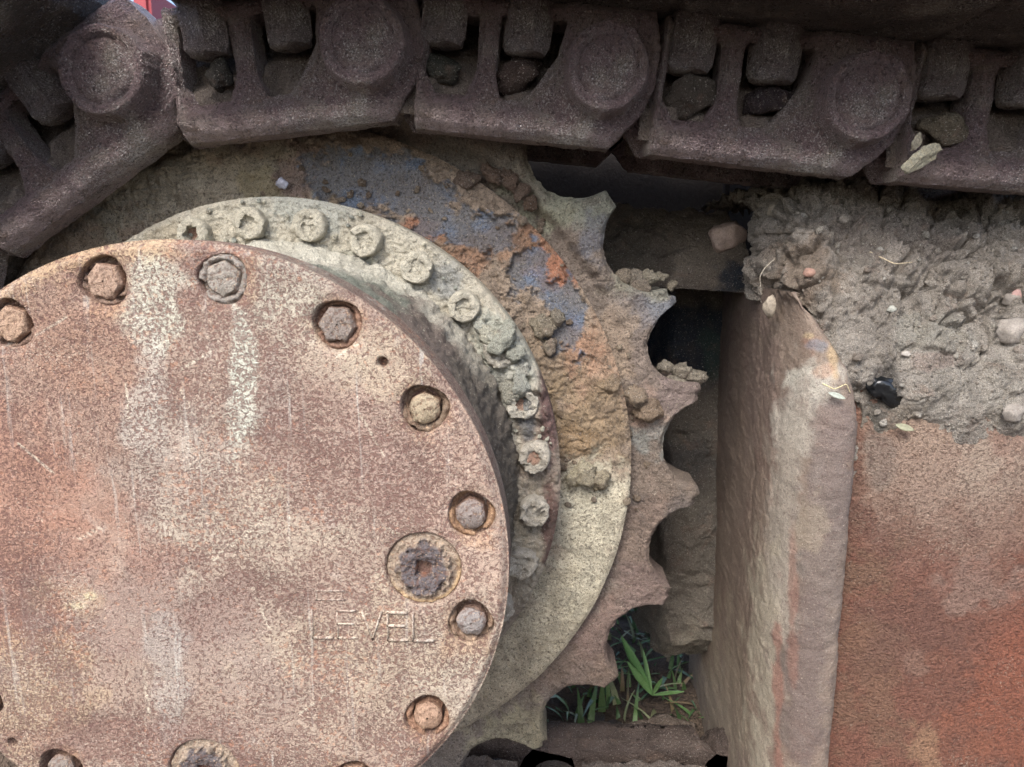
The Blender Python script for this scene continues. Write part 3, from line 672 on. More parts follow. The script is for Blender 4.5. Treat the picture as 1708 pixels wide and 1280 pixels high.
# shoe: bent plate with three grousers
def shoe_mesh():
    prof = [(-0.160, 0.052), (-0.153, 0.0475), (-0.02, 0.0475), (0.046, 0.0475), (0.060, 0.053), (0.065, 0.060), (0.054, 0.064), (0.030, 0.060), (0.022, 0.082), (0.012, 0.082), (0.006, 0.060),
            (-0.052, 0.060), (-0.057, 0.080), (-0.067, 0.080), (-0.072, 0.060), (-0.128, 0.060), (-0.132, 0.084), (-0.142, 0.084), (-0.146, 0.060), (-0.157, 0.060)]
    ys = np.linspace(-0.105, 0.395, 80); prof = np.array(prof); n = len(prof)
    # densify
    pts = []
    for k in range(n):
        p, q = prof[k], prof[(k + 1) % n]; m = max(1, int(np.linalg.norm(q - p) / 0.008))
        for t in range(m): pts.append(p + (q - p) * t / m)
    pts = np.array(pts); n = len(pts)
    V = np.stack([np.tile(pts[:, 0], (len(ys), 1)), np.tile(ys[:, None], (1, n)), np.tile(pts[:, 1], (len(ys), 1))], -1).reshape(-1, 3)
    F = grid_faces(len(ys), n, True)
    V = V + 0.0016 * fbm(V, 40, 4)[:, None] * np.array([0.6, 0.4, 1])
    caps = [np.arange(n)[None, :], (np.arange(n)[None, ::-1] + (len(ys) - 1) * n)]
    return V, [F[:, ::-1], caps[0], caps[1]]
V, F = shoe_mesh()
# soil packed behind the windows
uu_, vv_ = np.meshgrid(np.linspace(-0.168, -0.030, 90), np.linspace(-0.050, 0.047, 64), indexing='ij')
Pf = np.stack([uu_, 0 * uu_, vv_], -1).reshape(-1, 3)
f1, f2 = worley(Pf + 2, 60)
Pf[:, 1] = 0.044 - 0.026 * (1 - ss(-0.036, 0.006, Pf[:, 2] + 0.014 * fbm(Pf, 30, 3))) - 0.010 * (0.5 - f1) - 0.006 * fbm(Pf, 50, 4) + 0.03 * ss(0.0, 0.03, Pf[:, 2])
fill_me = set_col(mesh('packed_soil', Pf, grid_faces(90, 64)), lin((118, 106, 96))); fill_me.materials.append(M['mud'])
shoe_me = set_col(mesh('track_shoe', V, F, True, 40), lin((84, 74, 68))); shoe_me.materials.append(M['chain'])
link_mud = set_col(mesh('link_plate_muddy', Vb, Fb_[:, ::-1], True), np.clip(np.tile(lin((96, 82, 74)), (len(Vb), 1)) * (1 + 0.4 * fbm(Vb, 40, 4))[:, None], 0, 1)); link_mud.materials.append(M['mud'])
def make_link(pin, prev, label, y=YL, group='links of the track chain', back=None, slip=0.0):
    d = np.array(pin) - np.array(prev); L = np.hypot(*d); th = math.atan2(d[1], d[0])
    t = empty('track_link', (pin[0], y, pin[1])); t.rotation_euler = (0, -th, 0)
    tag(t, label, 'track link', group)
    sx = L / 0.21
    for nm, me, loc, rot in (('link_plate', link_me, (0, 0, 0), None), ('link_plate', back or link_back, (0, 0.19, 0), None), ('bushing', bush_me, (0, 0.04, 0), None),
                             ('track_shoe', shoe_me, (slip, 0, 0), None), ('packed_soil', fill_me, (0, 0, 0), None), ('packed_soil', fill_me, (0, 0.10, 0), None), ('shoe_nut', nut_me, (-283 * S, 0.020, 0.040), (0, 0, 0.2)), ('shoe_nut', nut_me, (-140 * S, 0.020, 0.040), (0, 0, 0.35)),
                             ('shoe_nut', nut_me, (-283 * S, 0.17, 0.040), None), ('shoe_nut', nut_me, (-140 * S, 0.17, 0.040), None)):
        o = obj(nm, me, None, t, loc, rot)
        if nm == 'packed_soil': o['kind'] = 'stuff'
        if nm in ('link_plate', 'track_shoe'): o.scale = (sx, 1, 1)
    return t
pp = [U(x, yv, YL - 0.0165)[[0, 2]] for x, yv in ((-182, 376), (166, 110), (602, 58), (1015, 103), (1450, 153))]
d01 = np.array([math.cos(R(72)), math.sin(R(72))]) * 0.205
pprev = pp[0] - d01
dl = pp[4] - pp[3]
p5 = pp[4] + dl * 1.01 + np.array([0, 0.006]); p6 = p5 + dl
make_link(pp[0], pprev, 'dark track link at the left turning steeply down round the sprocket', slip=-0.045)
make_link(pp[1], pp[0], 'dark track link tilting up onto the sprocket, blank boss without clear rim', slip=-0.045)
make_link(pp[2], pp[1], 'dark level track link at the top of the sprocket, window nearly empty')
make_link(pp[3], pp[2], 'dark track link with a reddish stone jammed in its window')
make_link(pp[4], pp[3], 'dark track link above the black gap, with bright scraped lower edge')
make_link(p5, pp[4], 'dark track link directly over the mud heap, wood chip against its end')
for x, lb in ((0.05, 'lower track link lying beneath the bottom teeth of the sprocket'), (0.26, 'mud-coated lower track link lying just below the green weed'), (0.47, 'lower track link running in behind the upright frame bar')):
    make_link((x, -0.40), (x + 0.21, -0.40), lb, group='lower track links', back=link_mud)

# ================================================================== track frame
tf = empty('undercarriage_beam', (0.5, 0.3, -0.45)); tag(tf, 'rusty track frame end with rounded upright bar and red-brown side panel', 'undercarriage')
TF = (0.5, 0.3, -0.45)
sec = np.array([(.474, .60), (.470, .52), (.466, .44), (.462, .36), (.457, .28), (.4550, .235), (.4565, .208), (.4610, .186), (.4680, .168), (.4770, .156), (.4900, .150), (.5030, .150), (.5115, .154), (.514, .162), (.515, .178), (.515, .19)])
# resample the section evenly
seg = np.concatenate([[0], np.cumsum(np.linalg.norm(np.diff(sec, axis=0), axis=1))])
tt = np.concatenate([np.linspace(0, seg[4], 50)[:-1], np.linspace(seg[4], seg[-1], 90)])
def cr(xs, ys, t):
    return np.interp(t, xs, ys)
sx_, sy_ = cr(seg, sec[:, 0], tt), cr(seg, sec[:, 1], tt)
for _ in range(6):
    sx_[1:-1] = (sx_[:-2] + 2 * sx_[1:-1] + sx_[2:]) / 4; sy_[1:-1] = (sy_[:-2] + 2 * sy_[1:-1] + sy_[2:]) / 4
zs = np.concatenate([np.linspace(-0.44, 0.06, 250), np.linspace(0.062, 0.178, 74)])
Zg, SX = np.meshgrid(zs, sx_, indexing='ij'); SY = np.tile(sy_, (len(zs), 1))
t = np.clip((Zg - 0.066) / 0.112 + 0.08 * (fbm(np.stack([SX, SY, Zg], -1).reshape(-1, 3), 28, 4).reshape(Zg.shape)) * ss(0.08, 0.12, Zg), 0, 1)
k = np.clip(1 - t ** 1.5, 0, 1) ** 0.65; frontness = 1 - ss(0.2, 0.36, SY)
SX2 = SX * 1.0; SX2 = np.where(SX > 0.456, 0.456 + (SX - 0.456) * (k * frontness + (1 - frontness)), SX)
SY2 = SY + frontness * 0.030 * t ** 2
P = np.stack([SX2, SY2, Zg], -1).reshape(-1, 3); F = grid_faces(len(zs), len(sx_))
nrm = normals(P, F)
dsp = 0.0009 * fbm(P, 26, 4) + 0.0006 * fbm(P, 150, 4)
patchm = ss(0.02, 0.12, fbm(P * np.array([1, 1, 0.8]), 18, 5, 0.6) + 0.35 * (1 - np.abs((P[:, 0] - 0.470) / 0.02)) * (P[:, 1] < .2))
dsp = dsp + 0.0009 * patchm * (P[:, 1] < .26)
if nrm[len(nrm) // 2, 1] > 0: nrm = -nrm
P = P + nrm * dsp[:, None]
fblob = [(1250, 640, 60, 130, (124, 104, 92), 0.8), (1240, 900, 50, 250, (142, 122, 104), 0.7), (1220, 1150, 50, 140, (148, 132, 110), 0.7), (1210, 620, 24, 160, (96, 86, 82), 0.6),
         (1335, 700, 34, 80, (174, 166, 150), 0.8), (1305, 900, 30, 200, (164, 154, 138), 0.75), (1275, 1120, 28, 190, (166, 156, 134), 0.75), (1225, 800, 50, 260, (124, 106, 92), 0.6), (1360, 640, 50, 34, (178, 172, 156), 0.8),
         (1392, 600, 10, 30, (186, 158, 112), 0.6), (1345, 575, 22, 16, (140, 100, 80), 0.6), (1350, 560, 9, 5, (186, 164, 118), 0.5), (1376, 618, 16, 12, (160, 112, 78), 0.5), (1365, 575, 14, 10, (120, 124, 132), 0.6),
         (1390, 790, 46, 120, (112, 98, 91), 0.85), (1370, 960, 44, 150, (110, 97, 89), 0.8), (1340, 1170, 40, 160, (106, 91, 84), 0.85), (1395, 700, 40, 40, (122, 106, 98), 0.7),
         (1322, 980, 8, 130, (140, 100, 84), 0.6), (1298, 1140, 8, 120, (144, 96, 80), 0.7), (1350, 880, 30, 40, (146, 132, 110), 0.5)]
C = paint(P, (132, 114, 98), fblob, 34, 0.7) * 0.80
o = obj('end_bar', set_col(mesh('end_bar', P - np.array(TF), F), C), M['frame'], tf); o['label'] = 'rounded upright end bar with pale mud on its corner'
# side panel
xs = np.linspace(0.505, 1.0, 300); zs = np.linspace(-0.44, 0.125, 330)
Xg, Zg = np.meshgrid(xs, zs, indexing='ij')
P = np.stack([Xg, 0 * Xg + 0.176, Zg], -1).reshape(-1, 3)
sunk = 0.004 * np.exp(-((P[:, 0] - 0.515) / 0.012) ** 2)
P[:, 1] += -0.0010 * fbm(P, 18, 4) - 0.0006 * fbm(P * np.array([1, 1, 1.6]), 170, 3) - 0.006 * ss(.52, .60, P[:, 0]) + sunk
P[:, 1] += 0.03 * ss(0.085, 0.125, P[:, 2]) ** 2
# flaked islands of old paint
fl_ = ss(0.28, 0.34, fbm(P, 22, 3, 0.4)); P[:, 1] -= 0.0007 * fl_
pblob = [(1580, 760, 220, 90, (160, 146, 130), 0.9), (1600, 850, 160, 70, (150, 134, 118), 0.7), (1560, 780, 200, 70, (156, 142, 126), 0.85), (1660, 760, 60, 80, (166, 158, 142), 0.7), (1600, 880, 130, 60, (142, 124, 110), 0.75), (1480, 900, 60, 120, (116, 90, 76), 0.6), (1540, 940, 60, 50, (126, 92, 78), 0.6), (1640, 980, 90, 40, (138, 120, 108), 0.7),
         (1690, 1180, 80, 110, (146, 88, 62), 0.55), (1710, 1080, 50, 90, (146, 90, 68), 0.45), (1600, 1250, 60, 40, (136, 90, 68), 0.6), (1450, 1120, 60, 190, (120, 98, 78), 0.6), (1530, 1060, 90, 60, (108, 84, 74), 0.5),
         (1545, 1240, 22, 46, (154, 126, 96), 0.7), (1530, 1100, 24, 22, (142, 118, 102), 0.5), (1640, 960, 26, 26, (138, 114, 102), 0.5), (1460, 740, 26, 60, (112, 112, 106), 0.6), (1530, 700, 80, 40, (158, 144, 126), 0.8), (1690, 720, 40, 40, (158, 120, 106), 0.5)]
C = paint(P, (124, 86, 70), [(b_[0], b_[1], b_[2], b_[3], b_[4], b_[5] * (0.7 if b_[1] < 900 else 1)) for b_ in pblob], 30, 0.9) * np.array([1.04, 0.92, 0.86])
o = obj('side_panel', set_col(mesh('side_panel', P - np.array(TF), grid_faces(len(xs), len(zs))), C), M['panel'], tf); o['label'] = 'rough red-brown side panel turning orange towards the bottom'
# ledge bracket behind the teeth (mud on it) and the inner plate below it
lx0, lx1 = U(985, 450, 0.37)[0], U(1250, 450, 0.34)[0]
zb0, zb1 = U(1120, 470, 0.36)[2], U(1240, 487, 0.345)[2]
us = np.linspace(0, 1, 110)
prof = np.array([(0.02, 0.10), (0.0, 0.02), (-0.001, 0.0), (0.0, 0.002), (0.022, 0.002), (0.030, 0.006), (0.046, 0.018), (0.062, 0.036), (0.076, 0.064), (0.090, 0.13)])  # (dz, dy)
ti = np.linspace(0, len(prof) - 1, 90); pz = np.interp(ti, np.arange(len(prof)), prof[:, 0]); pyy = np.interp(ti, np.arange(len(prof)), prof[:, 1])
Ug, TI = np.meshgrid(us, np.arange(90), indexing='ij')
P = np.stack([lx0 + (lx1 - lx0) * Ug, 0.362 - 0.026 * Ug + pyy[TI], (zb0 + (zb1 - zb0) * Ug) + pz[TI]], -1).reshape(-1, 3)
amt = ss(38, 50, TI.ravel()) ; f1, f2 = worley(P, 60)
dsp = amt * (0.006 * fbm(P, 35, 5) + 0.006 * (0.5 - f1)) + 0.0006 * fbm(P, 140, 3)
P[:, 1] -= dsp * 0.7; P[:, 2] += dsp
C = paint(P, (126, 114, 100), [(1220, 462, 34, 26, (58, 66, 76), 0.95), (1160, 440, 50, 40, (150, 138, 120), 0.6), (1060, 430, 60, 60, (92, 86, 76), 0.6)], 50, 0.5)  # last patch: shading of the left end painted into the mud colour
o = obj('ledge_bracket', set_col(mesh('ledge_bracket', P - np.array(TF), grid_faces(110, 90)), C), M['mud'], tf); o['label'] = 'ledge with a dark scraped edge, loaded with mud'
xs = np.linspace(0.385, 0.475, 70); zs = np.linspace(-0.34, 0.20, 260); Xg, Zg = np.meshgrid(xs, zs, indexing='ij')
P = np.stack([Xg, 0.47 - 0.03 * (1 - ss(-0.16, -0.04, Zg)) + 0.10 * (1 - ss(0.385, 0.41, Xg)) + 0.07 * (1 - ss(-0.34, -0.29, Zg)), Zg], -1).reshape(-1, 3)
mudm = 1 - ss(-0.02, 0.04, P[:, 2] + 0.03 * fbm(P, 12, 3))
P[:, 1] -= mudm * (0.012 + 0.012 * fbm(P, 22, 5) + 0.006 * (0.5 - worley(P, 70)[0])) + 0.0008 * fbm(P, 100, 3)
P[:, 2] += 0.016 * fbm(P + 3, 20, 4) * (1 - ss(-0.34, -0.2, P[:, 2]))
P[:, 0] += 0.012 * fbm(P, 9, 3) * mudm
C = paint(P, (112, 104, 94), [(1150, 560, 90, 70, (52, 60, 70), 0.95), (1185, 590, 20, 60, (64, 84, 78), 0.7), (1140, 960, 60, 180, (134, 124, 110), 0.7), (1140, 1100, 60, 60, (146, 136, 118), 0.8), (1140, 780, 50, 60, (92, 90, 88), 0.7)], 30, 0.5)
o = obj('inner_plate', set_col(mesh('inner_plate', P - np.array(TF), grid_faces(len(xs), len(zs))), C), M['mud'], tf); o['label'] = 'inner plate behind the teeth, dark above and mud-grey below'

# carbody behind: a dark welded box
cb = empty('machine_chassis', (0.2, 0.8, -0.2)); tag(cb, 'dark steel machine chassis in deep shade behind the sprocket', 'chassis')
for nm, s, l in (('side_plate', (2.6, 0.05, 0.58), (0.4, 0.645, 0.20)), ('bottom_plate', (2.6, 0.34, 0.04), (0.4, 0.80, -0.06)), ('rib', (0.05, 0.03, 0.46), (0.52, 0.612, 0.20)), ('rib', (0.05, 0.03, 0.46), (-0.4, 0.612, 0.20)), ('deck_sky_blocker', (2.6, 0.9, 0.05), (0.4, 1.10, 0.46))):  # top deck piece: unseen, added to keep sky light off the side plate
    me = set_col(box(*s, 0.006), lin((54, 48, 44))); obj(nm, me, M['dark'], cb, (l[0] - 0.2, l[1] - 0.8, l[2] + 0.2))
# travel motor case behind the sprocket, joining it to the frame
V, F = lathe([(0.0005, 0.30), (0.20, 0.30), (0.205, 0.31), (0.205, 0.615), (0.0005, 0.615)], 64)
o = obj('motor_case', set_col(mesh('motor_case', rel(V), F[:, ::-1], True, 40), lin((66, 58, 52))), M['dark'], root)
# web closing the sprocket behind the hub
V, F = lathe([(0.19, 0.29), (0.33, 0.29), (0.33, 0.31), (0.19, 0.31)], 96)
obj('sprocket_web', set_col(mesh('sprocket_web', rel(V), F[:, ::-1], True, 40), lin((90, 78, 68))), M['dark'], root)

# ================================================================== mud heap on the frame
NXm, NTm = 420, 330
xs = np.concatenate([np.linspace(0.448, 0.80, 360), np.linspace(0.803, 1.0, 60)])
prof = np.array([(.000, .190), (.040, .178), (.075, .1685), (.100, .166), (.130, .172), (.165, .186), (.200, .202), (.230, .219), (.254, .242), (.266, .285), (.268, .34), (.266, .42), (.26, .55)])
ln = np.concatenate([[0], np.cumsum(np.linalg.norm(np.diff(prof, axis=0), axis=1))])
tq = np.concatenate([np.linspace(0, ln[9], 280)[:-1], np.linspace(ln[9], ln[-1], 51)])
mz = np.interp(tq, ln, prof[:, 0]); my = np.interp(tq, ln, prof[:, 1])
for _ in range(8):
    mz[1:-1] = (mz[:-2] + 2 * mz[1:-1] + mz[2:]) / 4; my[1:-1] = (my[:-2] + 2 * my[1:-1] + my[2:]) / 4
Xg, Tg = np.meshgrid(xs, np.arange(len(tq)), indexing='ij')
P = np.stack([Xg, my[Tg], mz[Tg]], -1).reshape(-1, 3)
# lower limit rises over the bar, so the bar's rounded head shows
fall = np.clip((0.490 - P[:, 0]) / 0.03, 0, 2)
P[:, 0] += 0.010 * fbm(np.stack([0 * P[:, 0] + 3, P[:, 1], P[:, 2]], 1), 22, 4) * (1 - ss(0.455, 0.49, P[:, 0]))
P[:, 1] += 0.035 * fall ** 2 * (P[:, 1] < .5)
zl = 0.188 - 0.115 * np.clip((P[:, 0] - 0.456) / 0.058, 0, 1)
head = (1 - ss(0.500, 0.524, P[:, 0])) * (1 - ss(zl - 0.012, zl + 0.012, P[:, 2]))
P[:, 1] += 0.034 * head
hide = (P[:, 0] < 0.497) & (P[:, 2] < zl - 0.022)
hump = 0.012 * np.exp(-((P[:, 0] - .50) / .05) ** 2) - 0.012 * np.exp(-((P[:, 0] - .63) / .03) ** 2) + 0.0 * P[:, 0]
P[:, 2] += hump * ss(0.16, 0.25, P[:, 2])
F = grid_faces(len(xs), len(tq)); F = F[~hide[F].all(1)]; nrm = normals(P, F)
if nrm[:, 1].mean() > 0: nrm = -nrm
Q = P + 0.012 * np.stack([fbm(P, 25, 3), fbm(P + 4, 25, 3), fbm(P + 8, 25, 3)], 1)
f1, f2 = worley(Q, 32); g1, g2 = worley(Q + 2, 85); h1, h2 = worley(P + 5, 210)
edge1 = ss(0.0, 0.16, f2 - f1); low = ss(0.05, 0.12, P[:, 2]) * (0.35 + 0.65 * ss(0.10, 0.2, P[:, 2]))
mixw = ss(-0.2, 0.4, fbm(P + 40, 12, 3))
dsp = 0.012 * fbm(P, 14, 3) + low * ((0.35 + 0.65 * mixw) * (0.013 * (edge1 - 0.7) + 0.016 * (0.45 - f1)) + 0.007 * (0.45 - g1) + 0.008 * fbm(P, 30, 4, 0.6)) + (0.4 + 0.6 * low) * (0.0032 * (0.45 - h1) + 0.0030 * fbm(P, 130, 4, 0.65))
# deep crevices
cre = np.abs(fbm(P + 31, 16, 3)); dsp = dsp - low * 0.010 * (1 - ss(0.0, 0.09, cre)) * ss(0, .3, fbm(P + 12, 11, 2))
dsp = dsp * (0.55 + 0.45 * ss(0.452, 0.476, P[:, 0]))
P = P + nrm * dsp[:, None]
C = paint(P, (162, 153, 140), [(1500, 450, 260, 120, (160, 150, 137), 0.6), (1340, 460, 60, 60, (150, 128, 106), 0.6), (1560, 560, 60, 40, (168, 164, 150), 0.6), (1620, 640, 90, 60, (164, 156, 142), 0.7), (1560, 600, 40, 16, (150, 126, 114), 0.5), (1480, 700, 60, 30, (150, 136, 116), 0.6), (1500, 380, 120, 60, (138, 126, 116), 0.5), (1470, 645, 34, 34, (46, 46, 48), 0.6), (1465, 700, 22, 40, (60, 66, 66), 0.6)], 36, 0.6)
C = C * np.clip(0.95 + 0.26 * fbm(P, 42, 5, 0.6), 0.5, 1.5)[:, None]
mudo = obj('mud_heap', set_col(mesh('mud_heap', P, F), C), M['mud']); tag(mudo, 'heap of dry crumbly grey mud packed on top of the track frame', 'mud', kind='stuff')
# pebbles and crumbs bedded in it
vis = np.where((P[:, 2] > 0.06) & (P[:, 1] < 0.30) & (P[:, 0] < 0.8) & (P[:, 0] > 0.47))[0]
Vs, Fs, Cs, b = [], [], [], 0
PC = [(166, 156, 142), (156, 146, 132), (176, 168, 154), (148, 136, 122), (184, 178, 166), (160, 148, 134)]
for k in range(600):
    i = int(rng.choice(vis)); s = float(rng.choice([rng.uniform(.0008, .0020), rng.uniform(.002, .005)], p=[.82, .18]))
    add_lumps([P[i] + nrm[i] * s * 0.15], [s], [random.choice(PC)], 1 if s < .0026 else 2, 0.85, 0.3)
o = obj('crumbs', set_col(mesh('crumbs', np.concatenate(Vs), np.concatenate(Fs)), np.concatenate(Cs)), M['mud']); o['kind'] = 'stuff'
o.parent = mudo

# ================================================================== loose stones, clods and bits
def on_mud(px, py):
    """nearest point of the heap surface under a photo pixel"""
    u, v = proj(P[vis]); i = np.argmin((u - px) ** 2 + (v - py) ** 2); return P[vis[i]]
def stone(name, label, c, size, col, seed, cat='stone', group=None, rot=(0, 0, 0), mat='stone', facet=0.7, amp=0.14):
    V, F = lump(3, size, seed, amp, 1.1, facet); W = V + c
    Cc = np.clip(np.tile(lin(col), (len(V), 1)) * (1 + 0.35 * fbm(W, 80, 4, 0.65))[:, None], 0, 1)
    o = obj(name, set_col(mesh(name, V, F), Cc), M[mat], None, tuple(c), rot); tag(o, label, cat, group); return o
stone('stone', 'pinkish rounded stone lying on the muddy ledge', U(1207, 394, 0.362), (.0225, .018, .0200), (172, 150, 136), 4, facet=1.0, amp=0.2)
stone('stone', 'reddish angular stone jammed in a track link window', U(860, 122, 0.186), (.026, .020, .016), (74, 60, 54), 11, facet=1.0, amp=0.38, mat='mud')
stone('stone', 'grey-green stone jammed in the narrow window of a track link', U(738, 118, 0.184), (.018, .014, .014), (70, 70, 62), 14, facet=1.0, amp=0.38, mat='mud')
stone('stone', 'dark purple stone wedged under the nut of a track link', U(1288, 168, 0.188), (.024, .018, .018), (62, 52, 54), 18, facet=1.0, amp=0.38, mat='mud')
stone('clod', 'dark mud clod filling the narrow window of a track link', U(1150, 165, 0.178), (.024, .016, .018), (84, 76, 68), 21, 'mud clod', mat='mud', amp=0.3)
stone('clod', 'dark clod in the window of the topmost track link', U(365, 125, 0.178), (.010, .012, .014), (80, 76, 70), 22, 'mud clod', mat='mud', amp=0.3)
stone('clod', 'brown crumbly clod behind the boss beside the wood chip', U(1575, 215, 0.172), (.020, .012, .018), (108, 98, 80), 24, 'mud clod', mat='mud', amp=0.35)
stone('pebble', 'small bluish-grey pebble stuck above the pale flange', U(471, 306, 0.226), (.0062, .005, .0055), (158, 158, 170), 31, 'pebble', facet=0.9)
for (px, py, s, c, lb) in [(1690, 552, .016, (132, 124, 114), 'pale oval stone sunk in the mud heap'), (1688, 500, .010, (130, 122, 112), 'small pale stone just above the oval stone in the mud'), (1352, 455, .0060, (158, 120, 102), 'orange-red chip beside a crack in the mud heap'),
                           (1700, 492, .0065, (158, 124, 116), 'pinkish-red chip at the edge of the mud heap'), (1488, 515, .0050, (136, 136, 126), 'pale greenish pebble in the middle of the mud heap'), (1512, 590, .0042, (160, 152, 142), 'whitish pebble above the black grease'),
                           (1300, 350, .014, (146, 136, 120), 'grey rounded clod at the upper corner of the mud heap'), (1690, 690, .011, (136, 128, 118), 'pale flat stone low in the mud heap'), (1284, 512, .0085, (140, 128, 110), 'pale cigar-shaped clod hanging by the frame wall')]:
    c0 = U(px, py, 0.20) if px == 1284 else on_mud(px, py)
    sz = (s, s * .6, s * .72) if px != 1284 else (s * .7, s * .6, s * 1.25)
    stone('stone' if 'stone' in lb else 'pebble' if 'pebble' in lb else 'chip' if 'chip' in lb else 'clod', lb, np.array(c0), sz, c, int(px) % 97, 'stone' if 'stone' in lb else 'pebble' if 'pebble' in lb else 'stone chip' if 'chip' in lb else 'mud clod')
for (px, py, s) in [(1110, 612, .010), (1135, 618, .012), (1158, 628, .012), (1128, 640, .014), (1150, 648, .012)]:
    stone('clod', 'grey crumbly clod lying between two sprocket teeth', U(px, py, 0.272), (s, s * .8, s * .75), (146, 136, 118), int(px + py) % 89, 'mud clod', 'clods between the teeth', mat='mud', amp=0.35)
# glossy black grease
V, F = lump(3, (.016, .0032, .010), 5, 0.5, 1.3); c0 = on_mud(1480, 652) + np.array([0, 0.0005, 0])
o = obj('grease_blob', set_col(mesh('grease_blob', V, F), lin((22, 24, 26))), M['grease'], None, tuple(c0), (0, 0.5, 0)); tag(o, 'glossy black grease blob smeared on the mud heap', 'grease')
V, F = lump(3, (.007, .004, .004), 8, 0.25, 1.3)
# leaves and chips: thin bent blades with thickness
def blade(L, Wd, bend, th=0.0006, n=14, fold=0.25):
    t = np.linspace(0, 1, n); w = Wd * np.sin(np.pi * np.clip(t * 0.96 + 0.03, 0, 1)) ** 0.8
    rows = []
    for s in (-1, -0.5, 0, 0.5, 1): rows.append(np.stack([t * L, s * w, bend * (t ** 2) * L + fold * np.abs(s) * w], 1))
    top = np.stack(rows, 1).reshape(-1, 3); F = grid_faces(n, 5); bot = top - np.array([0, 0, th])
    V = np.concatenate([top, bot]); Fb = F[:, ::-1] + len(top)
    # rim
    ring = [i * 5 for i in range(n)] + [(n - 1) * 5 + j for j in range(1, 5)] + [i * 5 + 4 for i in range(n - 2, -1, -1)] + [3, 2, 1]
    Fr = np.array([(ring[k], ring[(k + 1) % len(ring)], ring[(k + 1) % len(ring)] + len(top), ring[k] + len(top)) for k in range(len(ring))])
    return V, np.concatenate([F, Fb, Fr])
def leafobj(name, label, c, L, Wd, bend, col, rot, mat='plant', cat='leaf'):
    V, F = blade(L, Wd, bend); o = obj(name, set_col(mesh(name, V, F), lin(col)), M[mat], None, tuple(c), rot); tag(o, label, cat); return o
leafobj('leaf', 'small dry yellow-green leaf lying below the black grease', on_mud(1488, 706) + np.array([0, -.006, 0]), .016, .0030, .1, (128, 126, 98), (1.3, 0.3, 0.0))
leafobj('leaf', 'small pale green leaf stuck on the rounded bar head', U(1382, 655, .146), .015, .0022, .05, (150, 156, 142), (1.4, 0.35, 0.0))
# wood chip by the track link
def chip(name, label, c, size, col, rot, seed):
    V, F = lump(3, (0.5, 0.5, 0.5), seed, 0.2, 1.2, 1.0); V = V * np.array(size) * np.array([1.15, 1.2, 1.2]); V[:, 2] += 0.0012 * fbm(V * np.array([0.1, 1, 3]), 300, 3)
    o = obj(name, set_col(mesh(name, V, F, False), lin(col)), M['wood'], None, tuple(c), rot); tag(o, label, 'wood chip'); return o
chip('wood_chip', 'pale splintered wood chip beside the hexagonal boss of a track link', U(1538, 262, .140), (.034, .006, .012), (120, 116, 98), (0.2, -0.55, 0.1), 2)
chip('wood_chip', 'small upright wood chip behind the longer splintered one', U(1527, 240, .146), (.007, .004, .013), (116, 110, 94), (0.1, 0.3, 0.2), 5)
# thin dry roots / straws
def straw(label, pts, r, col):
    pts = np.array(pts); n = 26; t = np.linspace(0, len(pts) - 1, n)
    C3 = np.stack([np.interp(t, np.arange(len(pts)), pts[:, k]) for k in range(3)], 1)
    for _ in range(3): C3[1:-1] = (C3[:-2] + 2 * C3[1:-1] + C3[2:]) / 4
    Vv = []
    for k in range(n):
        d = C3[min(k + 1, n - 1)] - C3[max(k - 1, 0)]; d /= np.linalg.norm(d) + 1e-9
        u_ = np.cross(d, [0, 1, 0.1]); u_ /= np.linalg.norm(u_); w_ = np.cross(d, u_)
        for q in range(6): Vv.append(C3[k] + r * (1 - 0.5 * k / n) * (math.cos(q * 1.047) * u_ + math.sin(q * 1.047) * w_))
    Vv = np.array(Vv); c = C3.mean(0)
    o = obj('straw', set_col(mesh('straw', Vv - c, grid_faces(n, 6, True)), lin(col)), M['wood'], None, tuple(c)); tag(o, label, 'straw')
straw('thin pale root curling down beside the frame wall', [U(1292, 432, .20), U(1275, 448, .198), U(1267, 462, .198), U(1270, 490, .199)], .0005, (160, 150, 132))
straw('fine pale straw curling over the rounded bar head', [U(1372, 640, .150), U(1392, 650, .146), U(1412, 640, .150), U(1418, 655, .152)], .0006, (190, 176, 130))
straw('thin straw lying in the middle of the mud heap', [on_mud(1450, 420), on_mud(1490, 440) + np.array([0, -.004, 0]), on_mud(1530, 436)], .0007, (176, 160, 130))

# ================================================================== plants behind the sprocket
def grass_mesh(n, x0, x1, y0, y1, seed):
    r = np.random.default_rng(seed); Vs, Fs, Cs, b = [], [], [], 0
    for k in range(n):
        L = r.uniform(.02, .065) * (1 + 0.6 * float(ss(.7, 1.0, y_ := r.uniform(y0, y1)))); w = r.uniform(.0022, .0055); x = r.uniform(x0, x1); y = y_; h = r.uniform(0, 6.28); lean = r.uniform(.2, 1.5)
        t = np.linspace(0, 1, 6); dx = np.cos(h) * lean * L * t ** 2; dy = np.sin(h) * lean * L * t ** 2; z = L * t * (1 - .35 * lean * t)
        ww = w * (1 - t ** 2) + .0002; px, py = -np.sin(h), np.cos(h); z = z + 0.05 * float(1 - ss(0.62, 0.95, y))
        a_ = np.stack([x + dx - px * ww, y + dy - py * ww, GZ - .015 + z], 1); c_ = np.stack([x + dx + px * ww, y + dy + py * ww, GZ - .015 + z], 1); m_ = np.stack([x + dx, y + dy, GZ - .015 + z - .001], 1)
        V = np.stack([a_, m_, c_], 1).reshape(-1, 3); Vs.append(V); Fs.append(grid_faces(6, 3) + b); b += len(V)
        base = np.array([[82, 118, 62], [104, 136, 78], [66, 98, 54], [138, 144, 104], [132, 112, 82]])[r.choice(5, p=[.32, .25, .18, .14, .11])]
        Cs.append(np.tile(lin(base), (len(V), 1)))
    return np.concatenate(Vs), np.concatenate(Fs), np.concatenate(Cs)
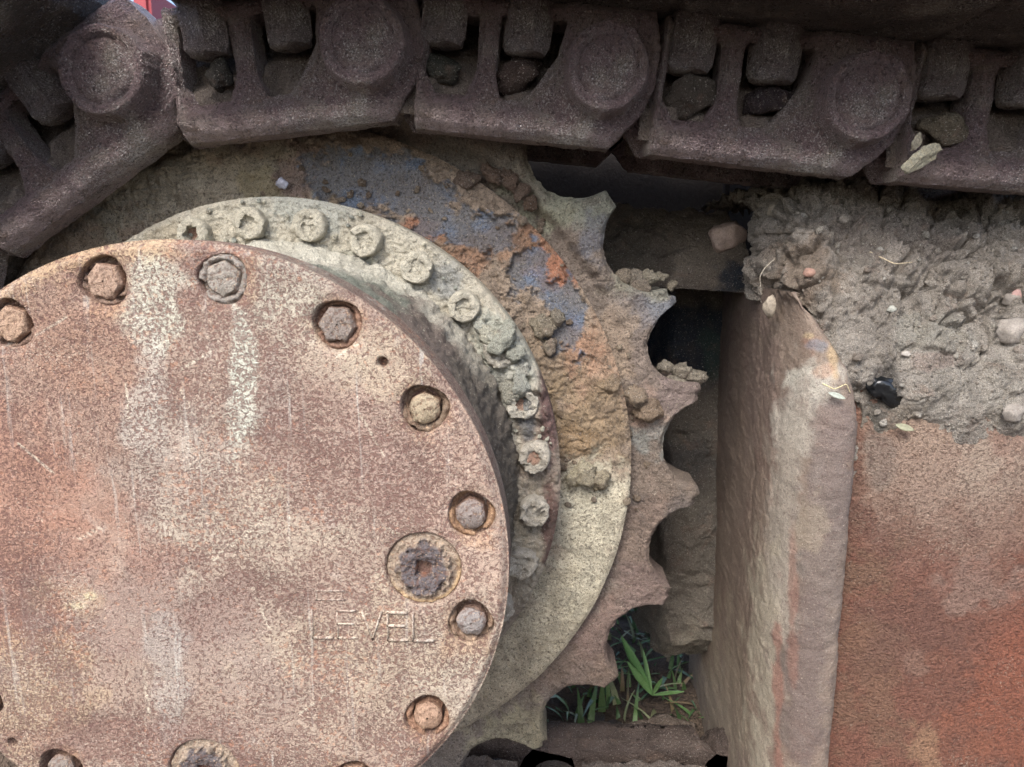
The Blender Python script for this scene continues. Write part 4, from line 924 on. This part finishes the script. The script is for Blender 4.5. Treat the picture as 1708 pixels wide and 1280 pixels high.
V, F, C = grass_mesh(3400, -0.1, 1.2, 0.47, 1.4, 3)
o = obj('grass', set_col(mesh('grass', V, F), C), M['plant']); tag(o, 'green grass growing on the soil behind the sprocket', 'grass', kind='stuff')
wp = U(1088, 1160, 0.50)
wd = empty('broadleaf_weed', tuple(wp)); tag(wd, 'bright green broad-leaved weed showing between sprocket teeth', 'weed')
for (tx, ty, yv, Wd, c) in [(1034, 1072, .50, .0075, (84, 128, 66)), (1066, 1088, .515, .006, (112, 150, 90)), (1050, 1110, .49, .005, (98, 140, 76)), (1105, 1130, .50, .003, (84, 118, 62)), (1140, 1150, .49, .003, (98, 136, 76))]:
    tip = U(tx, ty, yv); d = tip - wp; L = np.linalg.norm(d)
    V, F = blade(L * 1.03, Wd, 0.12, 0.0008, 18, 0.3)
    o = obj('leaf', set_col(mesh('leaf', V, F), lin(c)), M['plant'], wd); o.rotation_euler = (Vector(d).to_track_quat('X', 'Z') @ Euler((random.uniform(0.9, 1.7), 0, 0)).to_quaternion()).to_euler()
for (px, py, s, c, lb) in [(1040, 1195, .016, (150, 158, 160), 'pale bluish stone in the grass behind the sprocket'), (975, 1190, .012, (124, 112, 100), 'brown stone in the grass behind the sprocket'), (1150, 1215, .014, (132, 122, 110), 'grey-brown stone beside the grass behind the frame wall')]:
    p = U(px, py, 0.6); d = p - CAM; tq_ = (GZ + .004 - CAM[2]) / d[2]; c0 = CAM + d * tq_
    stone('stone', lb, c0, (s * 1.3, s, s * .7), c, int(px) % 83)

for (px, py, s, lb) in [(935, 1222, .016, 'brown clod on the lower track link near the tooth'), (1000, 1214, .011, 'small brown clod on the lower track link below the weed'), (1120, 1212, .020, 'flat brown clod on the lower track link beside the frame wall'), (1065, 1216, .013, 'crumbly brown clod midway along the lower track link')]:
    stone('clod', lb, U(px, py, 0.352), (s * 1.5, s, s * .55), (112, 98, 86), int(px) % 71, 'mud clod', mat='mud', amp=0.4)
# far red machine part seen through the gap between two shoes
cR = U(236, 6, 4.0)
rb = empty('red_machine_body', (cR[0], 4.0, GZ)); tag(rb, 'far red machine body glimpsed between two track shoes', 'machine')
hgt = cR[2] - GZ + 0.08
obj('body_panel', set_col(box(0.10, 0.5, hgt, 0.02), lin((150, 46, 54))), M['redpaint'], rb, (0.02, 0.2, hgt / 2))
obj('counterweight', set_col(box(1.6, 1.2, hgt * 0.62, 0.04), lin((120, 36, 40))), M['redpaint'], rb, (0.8, 0.9, hgt * 0.31))
